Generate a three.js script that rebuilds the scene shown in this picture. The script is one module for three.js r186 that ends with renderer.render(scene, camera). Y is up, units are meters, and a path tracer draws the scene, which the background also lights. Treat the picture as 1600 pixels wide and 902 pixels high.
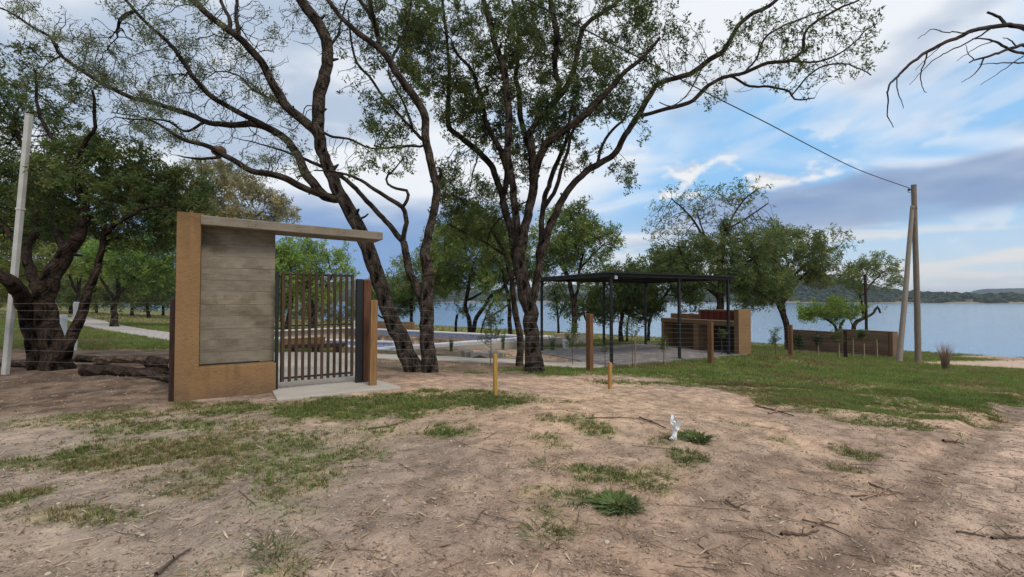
import * as THREE from 'three';
import { mergeGeometries } from 'three/addons/utils/BufferGeometryUtils.js';
import { RoundedBoxGeometry } from 'three/addons/geometries/RoundedBoxGeometry.js';

// ---------------------------------------------------------------- camera, renderer, sky, sun
const scene = new THREE.Scene();
const FPX = 720, PITCH = Math.atan(17 / FPX), EYE = 1.6;          // focal length in photo pixels (1600 wide), tilt up
const camera = new THREE.PerspectiveCamera(2 * Math.atan(451 / FPX) * 180 / Math.PI, 1600 / 902, 0.05, 9000);
camera.position.set(0, EYE, 0);
camera.rotation.set(PITCH, 0, 0);
camera.updateMatrixWorld();
const renderer = new THREE.WebGLRenderer();
renderer.toneMapping = THREE.LinearToneMapping;
renderer.toneMappingExposure = 1.0;
renderer.shadowMap.enabled = true;

// ---- seeded random and noise
function rng(seed) {
  let a = seed >>> 0;
  return () => { a = (a + 0x6D2B79F5) | 0; let t = Math.imul(a ^ (a >>> 15), 1 | a); t = (t + Math.imul(t ^ (t >>> 7), 61 | t)) ^ t; return ((t ^ (t >>> 14)) >>> 0) / 4294967296; };
}
const PERM = new Uint8Array(512), VAL = new Float32Array(256);
{ const r = rng(11); for (let i = 0; i < 256; i++) { PERM[i] = i; VAL[i] = r(); }
  for (let i = 255; i > 0; i--) { const j = Math.floor(r() * (i + 1)); const t = PERM[i]; PERM[i] = PERM[j]; PERM[j] = t; }
  for (let i = 0; i < 256; i++) PERM[256 + i] = PERM[i]; }
function vn(x, y) {                                                // value noise 0..1
  const xi = Math.floor(x), yi = Math.floor(y), fx = x - xi, fy = y - yi;
  const u = fx * fx * fx * (fx * (fx * 6 - 15) + 10), v = fy * fy * fy * (fy * (fy * 6 - 15) + 10);
  const a = PERM[xi & 255], b = PERM[(xi + 1) & 255], y0 = yi & 255, y1 = (yi + 1) & 255;
  const p = VAL[PERM[a + y0]], q = VAL[PERM[b + y0]], r = VAL[PERM[a + y1]], s = VAL[PERM[b + y1]];
  return p + (q - p) * u + (r - p) * v + (p - q - r + s) * u * v;
}
function fbm(x, y, o = 4) { let s = 0, a = 0.5, n = 0; for (let i = 0; i < o; i++) { s += a * vn(x, y); n += a; a *= 0.5; const t = x * 1.62 + y * 1.18 + 7.3; y = y * 1.62 - x * 1.18 + 3.1; x = t; } return s / n; }
function vnT(x, y, per) {                                          // the same, repeating every per cells
  const xi = Math.floor(x), yi = Math.floor(y), fx = x - xi, fy = y - yi;
  const u = fx * fx * (3 - 2 * fx), v = fy * fy * (3 - 2 * fy), m = (k) => ((k % per) + per) % per;
  const a = PERM[m(xi)], b = PERM[m(xi + 1)], y0 = m(yi), y1 = m(yi + 1);
  const p = VAL[PERM[a + y0]], q = VAL[PERM[b + y0]], r = VAL[PERM[a + y1]], s = VAL[PERM[b + y1]];
  return p + (q - p) * u + (r - p) * v + (p - q - r + s) * u * v;
}
function fbmT(u, v, per, o = 4) { let s = 0, a = 0.5, n = 0; for (let i = 0; i < o; i++) { s += a * vnT(u * per, v * per, per); n += a; a *= 0.5; per = Math.min(per * 2, 256); } return s / n; }
const clamp = (x, a = 0, b = 1) => Math.min(b, Math.max(a, x));
const ss = (a, b, x) => { const t = clamp((x - a) / (b - a)); return t * t * (3 - 2 * t); };
const lerp = (a, b, t) => a + (b - a) * t;
const mix3 = (a, b, t) => [lerp(a[0], b[0], t), lerp(a[1], b[1], t), lerp(a[2], b[2], t)];

// ---- the sky: broken cloud over a lake at the end of the day
function skyColour(x, y, z) {
  const az = Math.atan2(x, -z), el = Math.asin(clamp(y, -1, 1));
  const e = Math.max(el, 0);
  const right = ss(-0.12, 0.45, az) * ss(2.6, 1.6, az);
  const left = 1 - right;
  let c = mix3([0.66, 0.78, 0.86], [0.31, 0.595, 0.94], ss(0.0, 0.22, e));
  c = mix3(c, [0.24, 0.47, 0.86], ss(0.3, 1.2, e));
  const k = 1 / (y + 0.14), px = x * k, pz = z * k;
  const w1 = fbm(px * 0.7 + 3.1, pz * 0.7 + 9.2, 3) - 0.5, w2 = fbm(px * 0.7 + 31.7, pz * 0.7 + 1.9, 3) - 0.5;
  // high thin sheet
  const f1 = fbm(px * 0.85 + w1 * 1.6 + 5.3, pz * 1.25 + w2 * 1.6 + 2.2, 6);
  const hole = right * Math.exp(-Math.pow((el - 0.27) / 0.10, 2)) * ss(0.25, 0.6, az);
  const bias = 0.20 * left * ss(0.02, 0.16, e) + 0.26 * ss(0.34, 0.55, e) + 0.04 - 0.22 * hole;
  const d1 = ss(0.42, 0.69, f1 + bias);
  const body = fbm(px * 1.5 + 17.0 + w2, pz * 2.1 + 4.0 + w1, 5);
  let hi = mix3([0.50, 0.585, 0.72], [0.93, 0.95, 0.98], ss(0.36, 0.62, body + 0.12 * Math.exp(-Math.pow((az + 0.02) / 0.5, 2))));
  hi = mix3(hi, [0.90, 0.91, 0.94], ss(0.5, 1.3, e) * 0.5);
  c = mix3(c, hi, d1 * 0.94);
  // dark blue bank low on the left, a grey-blue band on the right
  const wob = (fbm(az * 5 + 3, el * 16 + 1, 4) - 0.5) * 0.11;
  const bl = ss(0.015, 0.075, el + wob) * ss(0.235, 0.115, el + wob) * ss(0.3, -0.05, az) * ss(-2.2, -1.2, az);
  const lo = mix3([0.10, 0.25, 0.54], [0.30, 0.45, 0.72], fbm(az * 7, el * 26, 4));
  c = mix3(c, lo, bl * 0.95);
  const be = 0.165 + 0.03 * (az - 0.6);
  const eb = el + wob * 0.5 - be, br = ss(-0.062, -0.022, eb) * ss(0.052, 0.026, eb) * ss(0.2, 0.46, az) * ss(2.0, 1.4, az);
  c = mix3(c, mix3([0.20, 0.30, 0.52], [0.37, 0.475, 0.67], fbm(az * 9, el * 40 + 5, 5)), br * 0.94);
  // pale creamy streaks below the band and toward the horizon
  const st = ss(0.44, 0.62, fbm(az * 5 + 9 + wob * 4, el * 34 + 3, 5)) * ss(0.02, 0.05, el) * ss(0.15, 0.09, el) * ss(0.1, 0.5, az);
  c = mix3(c, [0.86, 0.83, 0.79], st * 0.85);
  c = mix3(c, [0.86, 0.855, 0.83], ss(0.075, 0.0, el) * 0.8 * right);
  c = mix3(c, [0.50, 0.60, 0.74], ss(0.04, 0.0, el) * 0.6 * left);
  // small white cumulus heads
  const cu = fbm(az * 11 + 1.3 + w1, el * 24 + 7.7 + w2 * 0.6, 7), cu2 = fbm(az * 11 + 1.3 + w1, (el - 0.010) * 24 + 7.7 + w2 * 0.6, 7);
  const range = ss(0.06, 0.12, el) * ss(0.36, 0.24, el) * ss(-0.35, 0.05, az) * ss(2.6, 1.8, az);
  const ragged = (fbm(az * 60, el * 95 + 3, 4) - 0.5) * 0.10; const dc = ss(0.56, 0.71, cu + ragged) * range * (1 - 0.9 * clamp(br * 1.4)) * (1 - 0.6 * ss(0.55, 0.75, az));
  c = mix3(c, mix3([0.70, 0.73, 0.80], [0.95, 0.94, 0.93], ss(-0.03, 0.04, cu - cu2 + 0.015)), dc * 0.92);
  // thin mares' tails on the right
  const tail = ss(0.5, 0.72, fbm((az * 3 + el * 4) * 1.2 + 4, (el * 2 - az * 0.6) * 11 + 2, 5)) * ss(0.16, 0.26, el) * ss(0.35, 0.6, az) * ss(2.4, 1.7, az);
  c = mix3(c, [0.82, 0.85, 0.92], tail * 0.4);
  return c;
}
{
  const W = 3072, H = 1536, d = new Float32Array(W * H * 4);
  const half = H / 2;
  for (let j = half; j < H; j++) {
    const el = ((j + 0.5) / H - 0.5) * Math.PI, y = Math.sin(el), cy = Math.cos(el);
    const stepx = el > 0.95 ? 4 : 1;
    for (let i = 0; i < W; i += stepx) {
      const a = ((i + 0.5) / W - 0.5) * 2 * Math.PI;
      const c = skyColour(cy * Math.cos(a), y, cy * Math.sin(a));
      for (let s = 0; s < stepx; s++) { const o = (j * W + i + s) * 4; d[o] = c[0]; d[o + 1] = c[1]; d[o + 2] = c[2]; d[o + 3] = 1; }
    }
  }
  for (let i = W * half * 4, o = 0; o < W * half * 4; o += 4) { d[o] = 0.5; d[o + 1] = 0.56; d[o + 2] = 0.62; d[o + 3] = 1; }
  const sky = new THREE.DataTexture(d, W, H, THREE.RGBAFormat, THREE.FloatType);
  sky.mapping = THREE.EquirectangularReflectionMapping; sky.magFilter = THREE.LinearFilter; sky.needsUpdate = true;
  scene.background = sky; scene.environment = sky;
}
const sun = new THREE.DirectionalLight(new THREE.Color(1.0, 0.93, 0.84), 2.0);
sun.position.set(34, 62, 30); sun.target.position.set(0, 0, -12);
sun.castShadow = true; sun.shadow.radius = 30;
sun.shadow.camera.left = -60; sun.shadow.camera.right = 60; sun.shadow.camera.top = 60; sun.shadow.camera.bottom = -60; sun.shadow.camera.far = 250;
sun.name = 'sun'; scene.add(sun); scene.add(sun.target);

// ---------------------------------------------------------------- helpers
const V = (x, y, z) => new THREE.Vector3(x, y, z);
const names = new Map();
function numbered(n) { const k = names.get(n) || 0; names.set(n, k + 1); return k ? n + '_' + String(k).padStart(3, '0') : n; }
function shade(o) { o.traverse((m) => { if (m.isMesh) { m.castShadow = true; m.receiveShadow = true; } }); return o; }
function tag(o, label, category, group) { o.userData.label = label; o.userData.category = category; if (group) o.userData.group = group; return o; }
function thing(name, label, category, x = 0, y = 0, z = 0, turn = 0, group) {
  const o = new THREE.Group(); o.name = numbered(name); o.position.set(x, y, z); o.rotation.y = turn; scene.add(o); return tag(o, label, category, group);
}
function part(parent, name, geo, mat, kind) {
  const m = new THREE.Mesh(geo, mat); m.name = name; m.castShadow = m.receiveShadow = true; if (kind) m.userData.kind = kind; parent.add(m); return m;
}
function struct(name, geo, mat) { const m = new THREE.Mesh(geo, mat); m.name = numbered(name); m.userData.kind = 'structure'; m.castShadow = m.receiveShadow = true; scene.add(m); return m; }
function stuff(name, o) { o.name = numbered(name); o.userData.kind = 'stuff'; o.castShadow = o.receiveShadow = true; scene.add(o); return o; }
// a pixel of the 1600 x 902 photograph at a distance d ahead, as a point of the place
const CP = Math.cos(PITCH), SP = Math.sin(PITCH);
function at(px, py, d) { const u = (px - 800) / FPX, v = (451 - py) / FPX, s = d / (CP - v * SP); return V(u * s, EYE + (v * CP + SP) * s, -d); }
// directions along and across the fence and the gate wall (x to the right, d ahead)
const W0 = [-5.25, 7.2], FU = [0.809, 0.588], FN = [-0.588, 0.809];
const tn = (x, d) => [(x - W0[0]) * FU[0] + (d - W0[1]) * FU[1], (x - W0[0]) * FN[0] + (d - W0[1]) * FN[1]];
const PERG = { c: [3.35, 15.75], u: [0.891, 0.454], v: [-0.454, 0.891], L: 6.05, W: 4.75, y: -0.60 };
const PC = [2.34, 23.4], PA = [-0.757, -0.653], PB = [-0.862, 0.507];         // pool corner, near side, far side
function poolCoord(x, d) { const dx = x - PC[0], dd = d - PC[1], det = PA[0] * PB[1] - PA[1] * PB[0]; return [(dx * PB[1] - dd * PB[0]) / det, (PA[0] * dd - PA[1] * dx) / det]; }
const LAKE = -3.4;
let RUT = null; const rutAt = (t, n) => n - (RUT[1] + (t - RUT[0]) * RUT[2]) + 0.05 * Math.sin(t * 1.7);
function terrain(x, d) {
  const [t, n] = tn(x, d);
  const s0 = t + 0.24 * n - 2.5, s = s0 > 8 ? s0 : Math.log1p(Math.exp(s0 * 1.0)) / 1.0;
  let h = s < 90 ? -0.05 * s - 0.0002 * s * s : -6.1;
  // the patio is levelled
  const q = [(x - PERG.c[0]) * PERG.u[0] + (d - PERG.c[1]) * PERG.u[1], (x - PERG.c[0]) * PERG.v[0] + (d - PERG.c[1]) * PERG.v[1]];
  const out = Math.hypot(Math.max(-0.5 - q[0], 0, q[0] - PERG.L - 1.2), Math.max(-0.3 - q[1], 0, q[1] - PERG.W - 0.3));
  h = lerp(PERG.y - 0.04, h, ss(0.2, 3.2, out));
  // bank between the road and the fence, wheel rut in the road
  if (d < 16) {
    h += 0.17 * Math.exp(-Math.pow((x - 1.2) / 2.6, 2) - Math.pow((d - 6.4) / 1.9, 2));
    const road = -n - 7.0;
    h -= 0.13 * ss(0.0, 1.6, road) * ss(0.5, 4, t + 1);
    if (RUT) h += (0.025 * Math.exp(-Math.pow((rutAt(t, n) - 0.32) / 0.12, 2)) - 0.05 * Math.exp(-Math.pow(rutAt(t, n) / 0.20, 4))) * ss(1.5, 3.5, t);
    h -= 0.03 * Math.exp(-Math.pow((n + 9.9 + 0.1 * Math.sin(t * 0.7)) / 0.25, 2));
    const near = ss(16, 9, d);
    const calm = RUT ? 1 - 0.65 * ss(0.4, -0.6, rutAt(t, n)) : 1; h += near * calm * ((fbm(x * 0.55 + 5, d * 0.55, 3) - 0.5) * 0.18 + (fbm(x * 2.1, d * 2.1 + 9, 3) - 0.5) * 0.045);
  }
  const ew = ss(2.2, 0.6, Math.hypot(Math.max(-0.6 - t, 0, t - 3.6), Math.max(-1.3 - n, 0, n - 0.9))); h = lerp(h, 0.005, ew);
  return h;
}
function pit(x, d) { const [a, b] = poolCoord(x, d); return ss(0.55, 0.95, a) * ss(-0.25, -0.05, b * 1) * ss(9.3, 9.1, a) * ss(15.1, 14.9, b); }
function ground(px, py, max = 120) {                                // where the ray through that pixel meets the ground
  let d = 2;
  for (let p = 2; p < max; p += 0.05 + p * 0.004) { const q = at(px, py, p); d = p; if (q.y < terrain(q.x, p)) break; }
  let a = Math.max(d - 0.8, 1), b = d; for (let i = 0; i < 18; i++) { const m = (a + b) / 2, q = at(px, py, m); if (q.y < terrain(q.x, m)) b = m; else a = m; }
  const q = at(px, py, b); q.y = terrain(q.x, b); return q;
}
{ const a = ground(1395, 795), b = ground(1560, 660), p = tn(a.x, -a.z), q = tn(b.x, -b.z); RUT = [p[0], p[1], (q[1] - p[1]) / (q[0] - p[0])]; }
const onGround = (x, d, dy = 0) => V(x, terrain(x, d) + dy, -d);

// ---- textures, computed
function tex(n, f, srgb, rep) {
  const d = new Uint8Array(n * n * 4);
  for (let j = 0; j < n; j++) for (let i = 0; i < n; i++) { const c = f((i + 0.5) / n, (j + 0.5) / n), o = (j * n + i) * 4; if (c.length) { d[o] = clamp(c[0]) * 255; d[o + 1] = clamp(c[1]) * 255; d[o + 2] = clamp(c[2]) * 255; } else d[o] = d[o + 1] = d[o + 2] = clamp(c) * 255; d[o + 3] = 255; }
  const t = new THREE.DataTexture(d, n, n); t.wrapS = t.wrapT = THREE.RepeatWrapping; t.magFilter = THREE.LinearFilter; if (srgb) t.colorSpace = THREE.SRGBColorSpace; if (rep) t.repeat.set(rep, rep); t.needsUpdate = true; return t;
}
const grainT = tex(512, (u, v) => { const g = fbmT(u, v * 0.999, 6, 2) * 0.5, l = vnT(u * 64 + g * 4, v * 3, 64), m = vnT(u * 128, v * 8, 128); const knot = ss(0.72, 0.9, fbmT(u, v, 5, 3)) * 0.2; return 0.50 + 0.38 * l + 0.24 * m - 0.06 - knot; });
const barkB = tex(512, (u, v) => { const w = fbmT(u, v, 5, 3); const r = Math.abs(vnT(u * 14 + w * 4, v * 2 + w * 2, 14) - 0.5) * 2, s = Math.abs(vnT(u * 32 + w * 6, v * 5 + 3, 32) - 0.5) * 2; return clamp(0.15 + 0.75 * Math.pow(r, 0.7) * 0.9 + 0.30 * s + 0.2 * (fbmT(u, v, 24, 3) - 0.5)); });
const barkC = tex(512, (u, v) => { const w = fbmT(u, v, 5, 3); const r = Math.abs(vnT(u * 14 + w * 4, v * 2 + w * 2, 14) - 0.5) * 2; const k = 0.30 + 0.72 * Math.pow(r, 0.7) + 0.4 * (fbmT(u + 0.3, v, 20, 3) - 0.5) + 0.3 * ss(0.55, 0.75, fbmT(u, v + 0.6, 4, 4)) - 0.25 * ss(0.5, 0.7, fbmT(u + 0.2, v + 0.1, 3, 4)), p = fbmT(u + 0.5, v + 0.2, 4, 4); return [k * 0.98, k * lerp(0.93, 0.97, p), k * lerp(0.86, 0.95, p)]; });
const soilC = tex(1024, (u, v) => { const a = fbmT(u, v, 16, 5), b = vnT(u * 240, v * 240, 240), c = vnT(u * 120 + 7, v * 120, 120); const dark = ss(0.84, 0.95, c) * 0.16, pale = ss(0.90, 0.98, b) * 0.25; const k = 0.58 + 0.75 * (a - 0.5) + 0.26 * (b - 0.5) - dark + pale * 0.7 + 0.14; return [k, k * (1 - dark * 0.1), k * (1 - dark * 0.2)]; });
const soilB = tex(1024, (u, v) => clamp(0.5 + 0.7 * (fbmT(u, v, 24, 5) - 0.5) + 0.35 * (fbmT(u + 0.4, v, 96, 2) - 0.5)));
const stuccoB = tex(512, (u, v) => fbmT(u, v, 40, 4));
const stuccoC = tex(512, (u, v) => { const k = 0.88 + 0.28 * (fbmT(u, v, 5, 5) - 0.5) + 0.10 * (fbmT(u, v, 64, 2) - 0.5); return [k, k, k * 0.99]; });
const concC = tex(1024, (u, v) => { const a = fbmT(u, v, 6, 6), g = vnT(u * 9, v * 60, 60), pit_ = ss(0.86, 0.92, vnT(u * 90 + 3, v * 90, 90)) * 0.25; const st = ss(0.5, 0.72, fbmT(u + 0.37, v * 1 + 0.2, 4, 5)), sm = ss(0.52, 0.7, vnT(u * 4 + a * 2, v * 24 + a * 3, 24)); const k = 0.84 + 0.55 * (a - 0.5) + 0.10 * (g - 0.5) - pit_ - 0.22 * st - 0.07 * sm; return [k, k * (0.985 - 0.03 * st), k * (0.95 - 0.10 * st)]; });
const concB = tex(512, (u, v) => clamp(0.6 + 0.4 * (vnT(u * 4, v * 64, 64) - 0.5) + 0.5 * (fbmT(u, v, 16, 4) - 0.5) - ss(0.84, 0.9, vnT(u * 64, v * 64, 64)) * 0.4));
const wallC = tex(1024, (u, v) => { const y = v * 3, x = u * 3; const k = 0.86 + 0.30 * (fbmT(u, v, 6, 5) - 0.5) + 0.10 * (fbmT(u, v, 64, 2) - 0.5); const foot = ss(0.34, 0.0, y + 0.22 * (fbmT(u, 0.3, 24, 3) - 0.5) * 2) * (0.45 + 0.55 * fbmT(u, v, 40, 3)), drip = ss(0.56, 0.75, vnT(u * 48, v * 2, 48)) * ss(0.42, 0.6, fbmT(u, v, 7, 3)) * 0.16, top = ss(2.72, 2.98, y + 0.3 * (fbmT(u, v, 12, 3) - 0.5)) * 0.22; const q = k * (1 - 0.34 * foot) * (1 - drip) * (1 - top), crack = Math.abs(fbmT(u + 0.11, v, 5, 5) - 0.52) < 0.0022 ? 0.78 : 1; return [q * crack, q * crack * (1 + 0.05 * foot), q * crack * (1 + 0.35 * foot + 0.12 * top)]; });  // foot darkens the base: dirt splash plus contact shade painted into the colour
const mosaicC = tex(512, (u, v) => { const n = 24, i = Math.floor(u * n), j = Math.floor(v * n), fx = u * n - i, fy = v * n - j; const g = Math.min(fx, 1 - fx, fy, 1 - fy) < 0.07; if (g) return [0.84, 0.85, 0.88]; const q = VAL[PERM[PERM[i] + j]]; return q < 0.34 ? [0.58, 0.63, 0.83] : q < 0.62 ? [0.68, 0.73, 0.88] : q < 0.85 ? [0.78, 0.81, 0.91] : [0.47, 0.53, 0.79]; }, true);
const rippleB = tex(1024, (u, v) => { const w = fbmT(u, v, 6, 3); return clamp(0.5 + 0.55 * (fbmT(u * 1 + w * 0.05, v, 40, 4) - 0.5) + 0.4 * (fbmT(u, v + 0.3, 12, 3) - 0.5)); });

function std(c, o = {}) { const m = new THREE.MeshPhysicalMaterial({ roughness: 0.85, metalness: 0, specularIntensity: (o.roughness ?? 0.85) >= 0.7 ? 0.12 : 0.7, ...o }); m.color.setRGB(c[0], c[1], c[2]); return m; }
function phys(c, o = {}) { const m = new THREE.MeshPhysicalMaterial({ roughness: 0.85, metalness: 0, ...o }); m.color.setRGB(c[0], c[1], c[2]); return m; }
const M = {
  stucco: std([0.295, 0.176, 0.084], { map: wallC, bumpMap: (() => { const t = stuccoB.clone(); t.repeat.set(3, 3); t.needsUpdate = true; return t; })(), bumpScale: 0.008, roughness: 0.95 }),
  stuccoDull: std([0.27, 0.165, 0.085], { map: stuccoC, bumpMap: stuccoB, bumpScale: 0.006, roughness: 0.95 }),
  ironBlack: std([0.013, 0.013, 0.014], { roughness: 0.55 }),
  white: std([0.72, 0.72, 0.70], { roughness: 0.5 }),
  whiteWorn: std([0.55, 0.54, 0.50], { map: stuccoC, roughness: 0.7 }),
  concrete: std([0.36, 0.315, 0.255], { map: concC, bumpMap: concB, bumpScale: 0.006, roughness: 0.95 }),
  floorConc: std([0.50, 0.45, 0.385], { map: stuccoC, bumpMap: stuccoB, bumpScale: 0.004, roughness: 0.95 }),
  wire: std([0.25, 0.25, 0.24], { roughness: 0.5, metalness: 0.2 }),
  mosaic: std([0.80, 0.84, 0.95], { map: mosaicC, roughness: 0.35 }),
  plaster: std([0.46, 0.40, 0.33], { map: stuccoC, roughness: 0.9 }),
  coping: std([0.72, 0.71, 0.68], { map: stuccoC, roughness: 0.8 }),
};
const wood = (c, rough = 0.7) => std(c, { map: grainT, bumpMap: grainT, bumpScale: 0.003, roughness: rough });
const slatWood = [wood([0.090, 0.057, 0.038]), wood([0.105, 0.067, 0.044]), wood([0.078, 0.050, 0.034])];
const redWood = wood([0.155, 0.070, 0.042]), honeyWood = wood([0.33, 0.185, 0.08]), postWood = wood([0.21, 0.108, 0.054]), darkWood = wood([0.055, 0.034, 0.028]), yellowWood = wood([0.55, 0.33, 0.08]);

// uv in metres on any box-like geometry, by the dominant axis of its normals; grain runs along the longest side
function metreUV(g, scale = 1, along) {
  g = g.index ? g.toNonIndexed() : g; g.computeVertexNormals();
  const p = g.attributes.position, uv = new Float32Array(p.count * 2); const a = V(), b = V(), c = V();
  for (let i = 0; i < p.count; i += 3) {
    a.fromBufferAttribute(p, i); b.fromBufferAttribute(p, i + 1); c.fromBufferAttribute(p, i + 2);
    const n = b.clone().sub(a).cross(c.clone().sub(a)); const nx = Math.abs(n.x), ny = Math.abs(n.y), nz = Math.abs(n.z);
    [a, b, c].forEach((q, k) => {
      let s, t;
      if (ny >= nx && ny >= nz) { s = q.x; t = q.z; } else if (nx >= nz) { s = q.z; t = q.y; } else { s = q.x; t = q.y; }
      if (along === 'x') { if (ny >= nx && ny >= nz) { const w = s; s = t; t = w; } else { const w = s; s = t; t = w; } }
      uv[(i + k) * 2] = s * scale; uv[(i + k) * 2 + 1] = t * scale;
    });
  }
  g.setAttribute('uv', new THREE.BufferAttribute(uv, 2)); return g;
}
function box(w, h, d, x = 0, y = 0, z = 0, r = 0.008, along, scale = 1) {     // y is the bottom
  const g = r > 0 ? new RoundedBoxGeometry(w, h, d, 1, Math.min(r, w / 3, h / 3, d / 3)) : new THREE.BoxGeometry(w, h, d);
  const k = x * 3.7 + y * 1.3 + z * 2.1 + w; const q = metreUV(g, scale, along);
  const uv = q.attributes.uv; for (let i = 0; i < uv.count; i++) uv.setXY(i, uv.getX(i) + k * 0.37, uv.getY(i) + k * 0.61);
  q.translate(x, y + h / 2, z); return q;
}
function clean(g) { for (const k of Object.keys(g.attributes)) if (!['position', 'normal', 'uv', 'color'].includes(k)) g.deleteAttribute(k); return g; }
function merge(list) { return mergeGeometries(list.map((g) => clean(g.index ? g.toNonIndexed() : g))); }
function jitter(g, amp, f, seed = 0) { const p = g.attributes.position; for (let i = 0; i < p.count; i++) { const x = p.getX(i), y = p.getY(i), z = p.getZ(i); p.setXYZ(i, x + amp * (vn(y * f + seed, z * f + 5) - 0.5) * 2, y + amp * (vn(x * f + seed, z * f + 9) - 0.5) * 2, z + amp * (vn(x * f + seed + 3, y * f) - 0.5) * 2); } g.computeVertexNormals(); return g; }

// ---- tubes with uneven, tapering bark
class Tubes {
  constructor() { this.p = []; this.u = []; this.i = []; }
  add(pts, rad, sides, rough = 0, seed = 0, flare = 0) {
    const n = pts.length; if (n < 2) return;
    let N = null; const base = this.p.length / 3; let len = 0;
    const T = V(), B = V(), q = V();
    for (let k = 0; k < n; k++) {
      T.copy(pts[Math.min(k + 1, n - 1)]).sub(pts[Math.max(k - 1, 0)]).normalize();
      if (!N) { N = Math.abs(T.y) > 0.9 ? V(1, 0, 0) : V(0, 1, 0); }
      N.addScaledVector(T, -N.dot(T)); if (N.lengthSq() < 1e-6) N.set(T.y, T.z, T.x).addScaledVector(T, -T.dot(V(T.y, T.z, T.x))); N.normalize(); B.crossVectors(T, N);
      if (k) len += pts[k].distanceTo(pts[k - 1]);
      const r0 = rad[k];
      for (let s = 0; s <= sides; s++) {
        const a = s / sides * Math.PI * 2, ca = Math.cos(a), sa = Math.sin(a);
        let r = r0;
        if (rough) { const lobes = vn(ca * 1.6 + seed + 9, sa * 1.6 + len * 0.9 + seed) - 0.5, fine = vn(ca * 5 + seed, sa * 5 + len * 3.5) - 0.5; r *= 1 + rough * (lobes * 1.5 + fine * 0.8); }
        if (flare) r *= 1 + flare * Math.exp(-len / 0.28) * (0.75 + 0.6 * Math.sin(a * 4 + seed));
        q.copy(pts[k]).addScaledVector(N, ca * r).addScaledVector(B, sa * r);
        this.p.push(q.x, q.y, q.z); this.u.push(s / sides * Math.max(1, Math.round(r0 * 2 * Math.PI / 0.55)), len / 0.55 + seed);
        if (k && s < sides) { const o = base + k * (sides + 1) + s, b = o - sides - 1; this.i.push(b, b + 1, o, o, b + 1, o + 1); }
      }
    }
  }
  geo() {
    const g = new THREE.BufferGeometry(); g.setAttribute('position', new THREE.Float32BufferAttribute(this.p, 3)); g.setAttribute('uv', new THREE.Float32BufferAttribute(this.u, 2)); g.setIndex(this.i); g.computeVertexNormals(); return g;
  }
}
function tube(pts, r0, r1, sides = 6, rough = 0, seed = 0) { const t = new Tubes(), n = pts.length; t.add(pts, pts.map((_, k) => lerp(r0, r1, k / (n - 1))), sides, rough, seed); return t.geo(); }
// ---------------------------------------------------------------- ground
// patches of grass on the bare bank, by where they lie in the photograph: [px, py, rx, ry, weight]
const PATCH = [[480, 640, 190, 13, 0.95], [640, 630, 150, 12, 0.85], [760, 627, 66, 10, 0.9], [300, 664, 130, 11, 0.75], [180, 652, 130, 9, 0.6], [420, 690, 120, 20, 0.62], [250, 705, 130, 18, 0.72], [150, 722, 90, 12, 0.75], [60, 660, 60, 8, 0.4], [20, 725, 40, 14, 0.6], [520, 720, 60, 12, 0.6],
  [350, 735, 90, 16, 0.6], [460, 745, 60, 20, 0.6], [30, 778, 24, 14, 0.9], [120, 805, 90, 8, 0.6], [300, 770, 60, 12, 0.55], [600, 675, 60, 10, 0.5], [700, 672, 36, 9, 0.75], [440, 855, 30, 8, 0.5], [440, 800, 70, 14, 0.4], [330, 890, 40, 10, 0.5], [440, 893, 30, 8, 0.6],
  [885, 655, 36, 8, 0.6], [930, 670, 28, 10, 0.7], [860, 690, 26, 10, 0.5], [955, 742, 22, 10, 0.75], [915, 740, 16, 12, 0.65], [895, 775, 26, 12, 0.55], [850, 800, 32, 16, 0.55], [860, 830, 34, 12, 0.6], [965, 785, 26, 12, 0.6], [1000, 752, 22, 12, 0.6], [1060, 684, 22, 6, 0.7], [1070, 712, 24, 7, 0.7], [1035, 690, 24, 6, 0.5], [1045, 740, 40, 12, 0.5], [1030, 765, 14, 10, 0.5], [840, 770, 30, 12, 0.5],
  [1345, 710, 30, 8, 0.8], [1335, 735, 26, 8, 0.6], [1400, 665, 40, 8, 0.7], [1380, 660, 40, 10, 0.6], [1260, 628, 50, 7, 0.85], [1210, 610, 60, 8, 0.6], [1290, 640, 40, 6, 0.5], [1370, 695, 20, 5, 0.5], [1220, 690, 16, 5, 0.4], [1140, 660, 20, 5, 0.3]].map(([px, py, rx, ry, w]) => {
  const c = ground(px, py), e = ground(px, py + ry), f = ground(px, py - ry);
  return { x: c.x, d: -c.z, rx: rx / FPX * -c.z, rd: Math.max(0.12, (e.z - f.z) / 2), w };
});
const PATHS = [], sandAt = (t, n) => ss(24, 28, t + 0.6 * n) * ss(-9, -7, n) * ss(-1.4, -3.2, n + 0.1 * Math.max(0, t - 30));
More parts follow.
